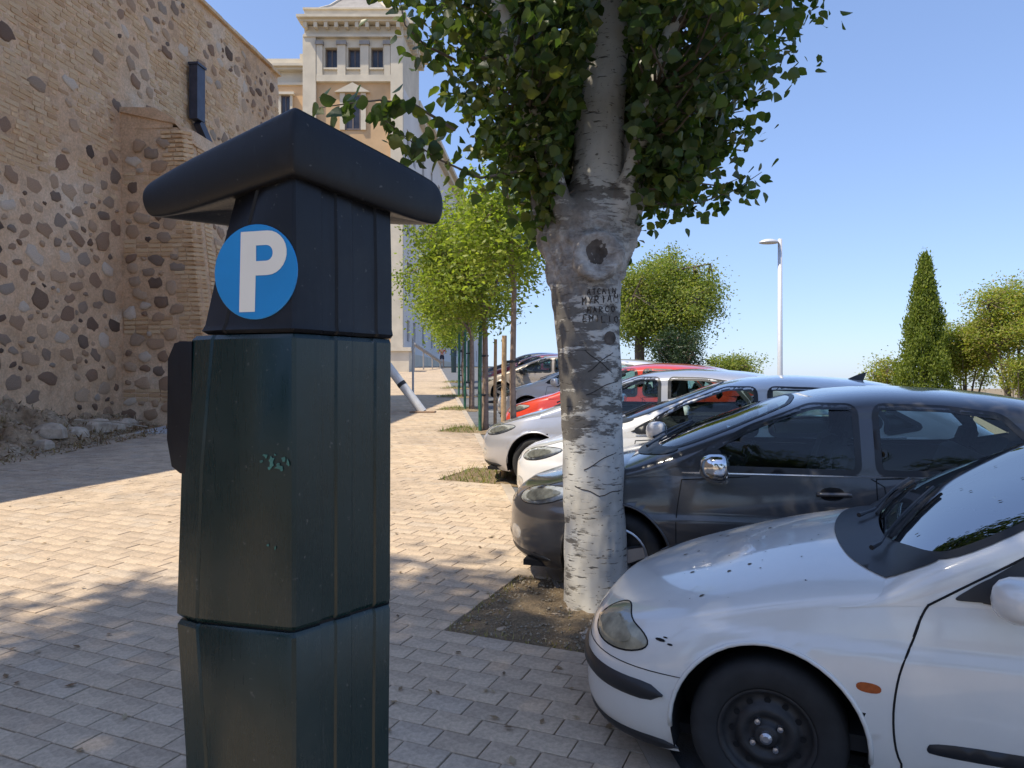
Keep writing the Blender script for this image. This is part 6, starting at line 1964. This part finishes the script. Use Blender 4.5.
HAT = dict(front_patches=[('grille', 'black_plastic', [(-0.42, 0.56), (0.42, 0.56), (0.50, 0.65), (-0.50, 0.65)], 0, 0, 0.004), ('lower_grille', 'black_plastic', [(-0.5, 0.28), (0.5, 0.28), (0.44, 0.40), (-0.44, 0.40)], 0, 0, 0.004), ('number_plate', 'sign_white', [(-0.26, 0.42), (0.26, 0.42), (0.26, 0.53), (-0.26, 0.53)], 0, 0, 0.008)], L=4.33, W=0.89, r=0.315, xa=0.93, xb=3.54, rim=0.68, paint=M['grey_metallic'], arch=0.375, spokes=5,
  xf=[(0.12, 0.16), (0.22, 0.05), (0.35, 0.0), (0.55, 0.01), (0.65, 0.06), (0.75, 0.19), (0.85, 0.38), (0.95, 0.55)],
  xr=[(0.15, 0.12), (0.3, 0.0), (0.6, 0.02), (1.0, 0.15)],
  sill=[(0, 0.22), (0.5, 0.19), (2, 0.19), (4.33, 0.28)],
  sh=[(0, 0.64), (0.3, 0.73), (0.7, 0.83), (1.1, 0.895), (1.6, 0.93), (2.5, 0.955), (3.4, 0.99), (4.33, 1.02)],
  top=[(0, 0.72), (0.3, 0.84), (0.7, 0.945), (1.05, 1.0), (1.3, 1.03), (4.33, 1.05)],
  plan=(0.85, 2.35, 0.6, 3.0), crease=0.60, cab=(1.14, 3.95), nq=2.6, bumper_z=0.62,
  gh=[(0.98, 0.965), (1.25, 1.09), (1.6, 1.23), (2.0, 1.37), (2.35, 1.44), (2.7, 1.462), (3.2, 1.44), (3.7, 1.36), (4.05, 1.20), (4.28, 1.03)],
  windows=[('f', [(1.34, 0.962), (2.42, 0.972), (2.40, 1.365), (2.15, 1.36), (1.78, 1.215)]), ('r', [(2.54, 0.978), (3.30, 1.0), (3.42, 1.10), (3.2, 1.33), (2.90, 1.365), (2.52, 1.37)]), ('q', [(3.44, 1.02), (3.72, 1.08), (3.46, 1.22), (3.34, 1.27), (3.46, 1.12)])],
  windscreen=[(1.13, -0.35), (1.11, 0.0), (1.13, 0.35), (1.20, 0.60), (1.30, 0.71), (1.60, 0.68), (2.0, 0.57), (2.05, 0.28), (2.07, 0), (2.05, -0.28), (2.0, -0.57), (1.60, -0.68), (1.30, -0.71), (1.20, -0.60)],
  ws_max=2.09, rear_glass=[(-0.56, 1.07), (0.56, 1.07), (0.48, 1.32), (-0.48, 1.32)],
  doors={'front_door': [(1.36, 0.88), (1.33, 0.6), (1.36, 0.32), (1.5, 0.27), (2.38, 0.27), (2.48, 0.35), (2.50, 0.6), (2.49, 0.94)], 'rear_door': [(2.52, 0.94), (2.53, 0.6), (2.51, 0.35), (2.6, 0.27), (3.1, 0.27), (3.2, 0.5), (3.36, 0.72), (3.42, 0.97)]},
  handles=[(2.28, 0.83, 'grey_metallic'), (3.22, 0.86, 'grey_metallic')], mirror=(1.60, 0.99), corner=[(1.30, 0.955), (1.62, 0.965), (1.60, 1.09), (1.52, 1.06)],
  lamps=[('headlight', 'reflector', 0.30, 0.70, 40, [(-0.27, -0.06), (-0.1, -0.085), (0.14, -0.05), (0.33, 0.06), (0.2, 0.075), (0.0, 0.06), (-0.2, 0.02)]),
         ('fog_lamp', 'reflector', 0.16, 0.40, 30, [(-0.11, -0.05), (0.05, -0.06), (0.09, 0.04), (-0.1, 0.05)])],
  side_lines=[('belt_chrome', 'chrome', [(1.36, 0.925), (1.8, 0.937), (2.5, 0.952), (3.2, 0.976), (3.6, 0.992)], 0.007)],
  wraps=[('bumper_lip', 'black_plastic', 0.232, 0.28, 0.45, 0.008)],
  cowl=[(0.98, 0.0), (1.0, 0.3), (1.06, 0.55), (1.2, 0.74), (1.32, 0.76), (1.33, 0.71), (1.22, 0.60), (1.15, 0.35), (1.13, 0), (1.15, -0.35), (1.22, -0.60), (1.33, -0.71), (1.32, -0.76), (1.2, -0.74), (1.06, -0.55), (1.0, -0.3)],
  wipers=[((1.10, -0.45), (1.35, 0.12)), ((1.08, 0.12), (1.34, 0.6))],
  top_gaps=[('bonnet_gap', [(0.35, 0.62), (0.6, 0.70), (1.0, 0.745), (1.16, 0.755)])])

def frame(ang):
    A = math.radians(ang); return Vector((math.cos(A), -math.sin(A))), Vector((math.sin(A), math.cos(A)))
GRP = 'cars parked nose-in along the walkway'
ex_, ey_ = frame(22.7)
Oa = Vector((0.95, 2.89)) - ex_*0.84 + ey_*0.795
carA, SFA, GSA, outA = make_car('hatchback_car', 'nearest white hatchback with black steel wheels and dull headlight', MEG, (Oa.x, Oa.y), 22.7, GRP, 1.0)
# leaf specks and stains on the bonnet and screen of the white car
M['speck'] = plain('leaf_speck', (0.10, 0.09, 0.06), 0.9, var=0.4, scale=50)
rgs = random.Random(12); sp_ = MB()
for _ in range(46):
    x, y = rgs.uniform(0.35, 1.05), rgs.uniform(-0.7, 0.6); s_ = rgs.uniform(0.002, 0.006) if rgs.random() < 0.85 else 0.011
    V = [SFA.hit(TOP, (x + s_*math.cos(k*1.05)*rgs.uniform(.5, 1.3), y + s_*math.sin(k*1.05)*rgs.uniform(.5, 1.3)), 0.002) for k in range(6)]
    sp_.add(V, [tuple(range(6))])
for _ in range(20):
    x, y = rgs.uniform(1.3, 1.9), rgs.uniform(-0.55, 0.5); s_ = rgs.uniform(0.003, 0.008)
    V = [GSA.hit(TOP, (x + s_*1.6*math.cos(k*1.05)*rgs.uniform(.5, 1.3), y + s_*math.sin(k*1.05)*rgs.uniform(.5, 1.3)), 0.005) for k in range(6)]
    sp_.add(V, [tuple(range(6))])
o = sp_.build('leaf_specks', M['speck'], carA); o['kind'] = 'stuff'
scuff = MB()
for (x, z, a, b) in ((0.44, 0.60, 0.022, 0.006), (0.48, 0.592, 0.012, 0.004), (0.46, 0.612, 0.01, 0.003)):
    V = [SFA.hit(NEAR, (x + a*math.cos(k*0.785), z + b*math.sin(k*0.785)), 0.002) for k in range(8)]; scuff.add(V, [tuple(range(8))])
scuff.build('scuff', M['dark_gap'], carA)

def variant(**kw):
    s = dict(HAT); s.update(kw); return s
make_car('hatchback_car', 'dark grey hatchback with chrome mirror parked behind the poplar trunk', variant(mirror_mat=M['chrome']), (0.05, 6.26), 17, GRP, 1.0)
make_car('hatchback_car', 'white hatchback with white mirror between the dark grey and silver cars', variant(paint=M['pearl_white'], antenna=(3.2,), spokes=7, handles=[(2.28, 0.83, 'pearl_white'), (3.22, 0.86, 'pearl_white')]), (0.12, 8.35), 19, GRP, 0.8)
make_car('hatchback_car', 'silver hatchback whose grey nose shows left of the wooden stake', variant(paint=M['silver'], handles=[(2.28, 0.83, 'silver'), (3.22, 0.86, 'silver')]), (-0.30, 10.5), 20, GRP, 0.7)
make_car('hatchback_car', 'bright red hatchback seen over the white bonnets', variant(paint=M['red_paint'], handles=[], side_lines=[]), (-0.05, 13.7), 20, GRP, 0.5)
make_car('hatchback_car', 'small white car beyond the red one, mostly hidden', variant(paint=M['pearl_white'], handles=[], side_lines=[]), (-0.25, 17.6), 20, GRP, 0.5)
make_car('hatchback_car', 'beige car with dark mirror farther up the row', variant(paint=M['beige'], handles=[], side_lines=[], mirror_mat=M['black_plastic']), (-0.95, 24.2), 16, GRP, 0.5)
make_car('hatchback_car', 'dark maroon car behind the beige one', variant(paint=M['maroon'], handles=[], side_lines=[]), (-1.1, 28.6), 16, GRP, 0.5)
make_car('hatchback_car', 'far navy car at the top of the parking row', variant(paint=M['navy'], handles=[], side_lines=[]), (-1.3, 33.0), 16, GRP, 0.5)
# ------------------------------------------------------------------ street lamp
M['lamp_grey'] = plain('lamp_grey', (0.62, 0.63, 0.65), 0.45, 0.2, var=0.05)
ld = 25.0; lx = (780 - 512)/FPX*ld
lb_ = Vector((lx, ld, gz(lx, ld))); lz = at(780, 239, ld).z
lamp = thing('street_lamp', 'tall pale street lamp with a shallow domed head against the sky', 'street lamp', lb_)
MB().tube([lb_, Vector((lx, ld, lb_.z + 1.0)), Vector((lx, ld, lz))], [0.10, 0.085, 0.07], 12).build('pole', M['lamp_grey'], lamp, world=True, smooth=True)
MB().lathe([(0.0, 0.06), (0.16, 0.06), (0.16, 0.0)], 16, Matrix.Translation(lb_)).build('base', M['lamp_grey'], lamp, world=True)
hc = Vector((lx - 0.36, ld, lz - 0.10))
mb = MB(); prof = [(0.0, 0.10), (0.12, 0.09), (0.22, 0.055), (0.29, 0.0), (0.29, -0.03), (0.24, -0.045), (0.0, -0.05)]
mb.lathe(prof, 24, Matrix.Translation(hc) @ Matrix.Diagonal((1.1, 0.8, 1.0, 1)))
mb.build('lamp_head', M['lamp_grey'], lamp, world=True, smooth=True)
MB().tube([Vector((lx, ld, lz - 0.10)), hc + Vector((0.2, 0, 0))], 0.04, 8).build('arm', M['lamp_grey'], lamp, world=True)

# ------------------------------------------------------------------ person walking up the street
pd_ = 62.0; pxx = (442 - 512)/FPX*pd_
pb_ = Vector((pxx, pd_, gz(0, pd_)))
per = thing('person', 'distant person in a red top and dark shorts walking on the pavement', 'person', pb_)
def skinned(name, joints, edges, m, parent, root=0):
    me = bpy.data.meshes.new(name); me.from_pydata([j[:3] for j in joints], edges, [])
    o = obj(name, me, m, parent)
    md = o.modifiers.new('skin', 'SKIN')
    for i, j in enumerate(joints):
        me.skin_vertices[0].data[i].radius = (j[3], j[3] if len(j) < 5 else j[4]); 
    me.skin_vertices[0].data[root].use_root = True
    sb = o.modifiers.new('sub', 'SUBSURF'); sb.levels = 1; sb.render_levels = 1
    n = evaluated(o); o.modifiers.clear(); o.data = n; n.shade_smooth()
    if len(n.materials) == 0: n.materials.append(m)
    return o
M['skin'] = plain('skin', (0.48, 0.29, 0.20), 0.6, var=0.05)
J = [(0, 0, 0.98, .13, .10), (0, 0, 1.18, .12, .09), (0, 0, 1.40, .16, .09), (0, 0, 1.50, .055), (0, -0.01, 1.62, .085, .095), (0, -0.01, 1.72, .075),
     (-.19, 0, 1.40, .055), (-.33, -.02, 1.17, .042), (-.22, -.16, 1.12, .035), (.19, 0, 1.40, .055), (.33, -.02, 1.17, .042), (.22, -.16, 1.12, .035),
     (-.09, 0, .92, .085), (-.10, -.05, .50, .058), (-.10, .03, .08, .042), (-.10, -.12, .035, .04), (.09, 0, .92, .085), (.10, .06, .50, .058), (.11, .16, .10, .042), (.11, .03, .035, .04)]
Ed = [(0,1),(1,2),(2,3),(3,4),(4,5),(2,6),(6,7),(7,8),(2,9),(9,10),(10,11),(0,12),(12,13),(13,14),(14,15),(0,16),(16,17),(17,18),(18,19)]
skinned('body', J, Ed, M['skin'], per)
M['red_top'] = plain('red_top', (0.5, 0.08, 0.06), 0.9); M['dark_shorts'] = plain('dark_shorts', (0.03, 0.03, 0.05), 0.9); M['hair'] = plain('hair', (0.12, 0.05, 0.03), 0.7)
skinned('top', [(0, 0, 1.06, .145, .115), (0, 0, 1.2, .135, .105), (0, 0, 1.41, .175, .105), (-.2, 0, 1.405, .07), (-.27, -.01, 1.28, .062), (.2, 0, 1.405, .07), (.27, -.01, 1.28, .062)], [(0,1),(1,2),(2,3),(3,4),(2,5),(5,6)], M['red_top'], per)
skinned('shorts', [(0, 0, 1.06, .14, .115), (0, 0, .96, .15, .12), (-.09, -.01, .88, .10), (-.10, -.03, .62, .085), (.09, .01, .88, .10), (.10, .04, .62, .085)], [(0,1),(1,2),(2,3),(1,4),(4,5)], M['dark_shorts'], per)
skinned('hair', [(0, .02, 1.73, .085, .09), (0, .045, 1.64, .085, .07), (0, .05, 1.5, .05, .04)], [(0,1),(1,2)], M['hair'], per)
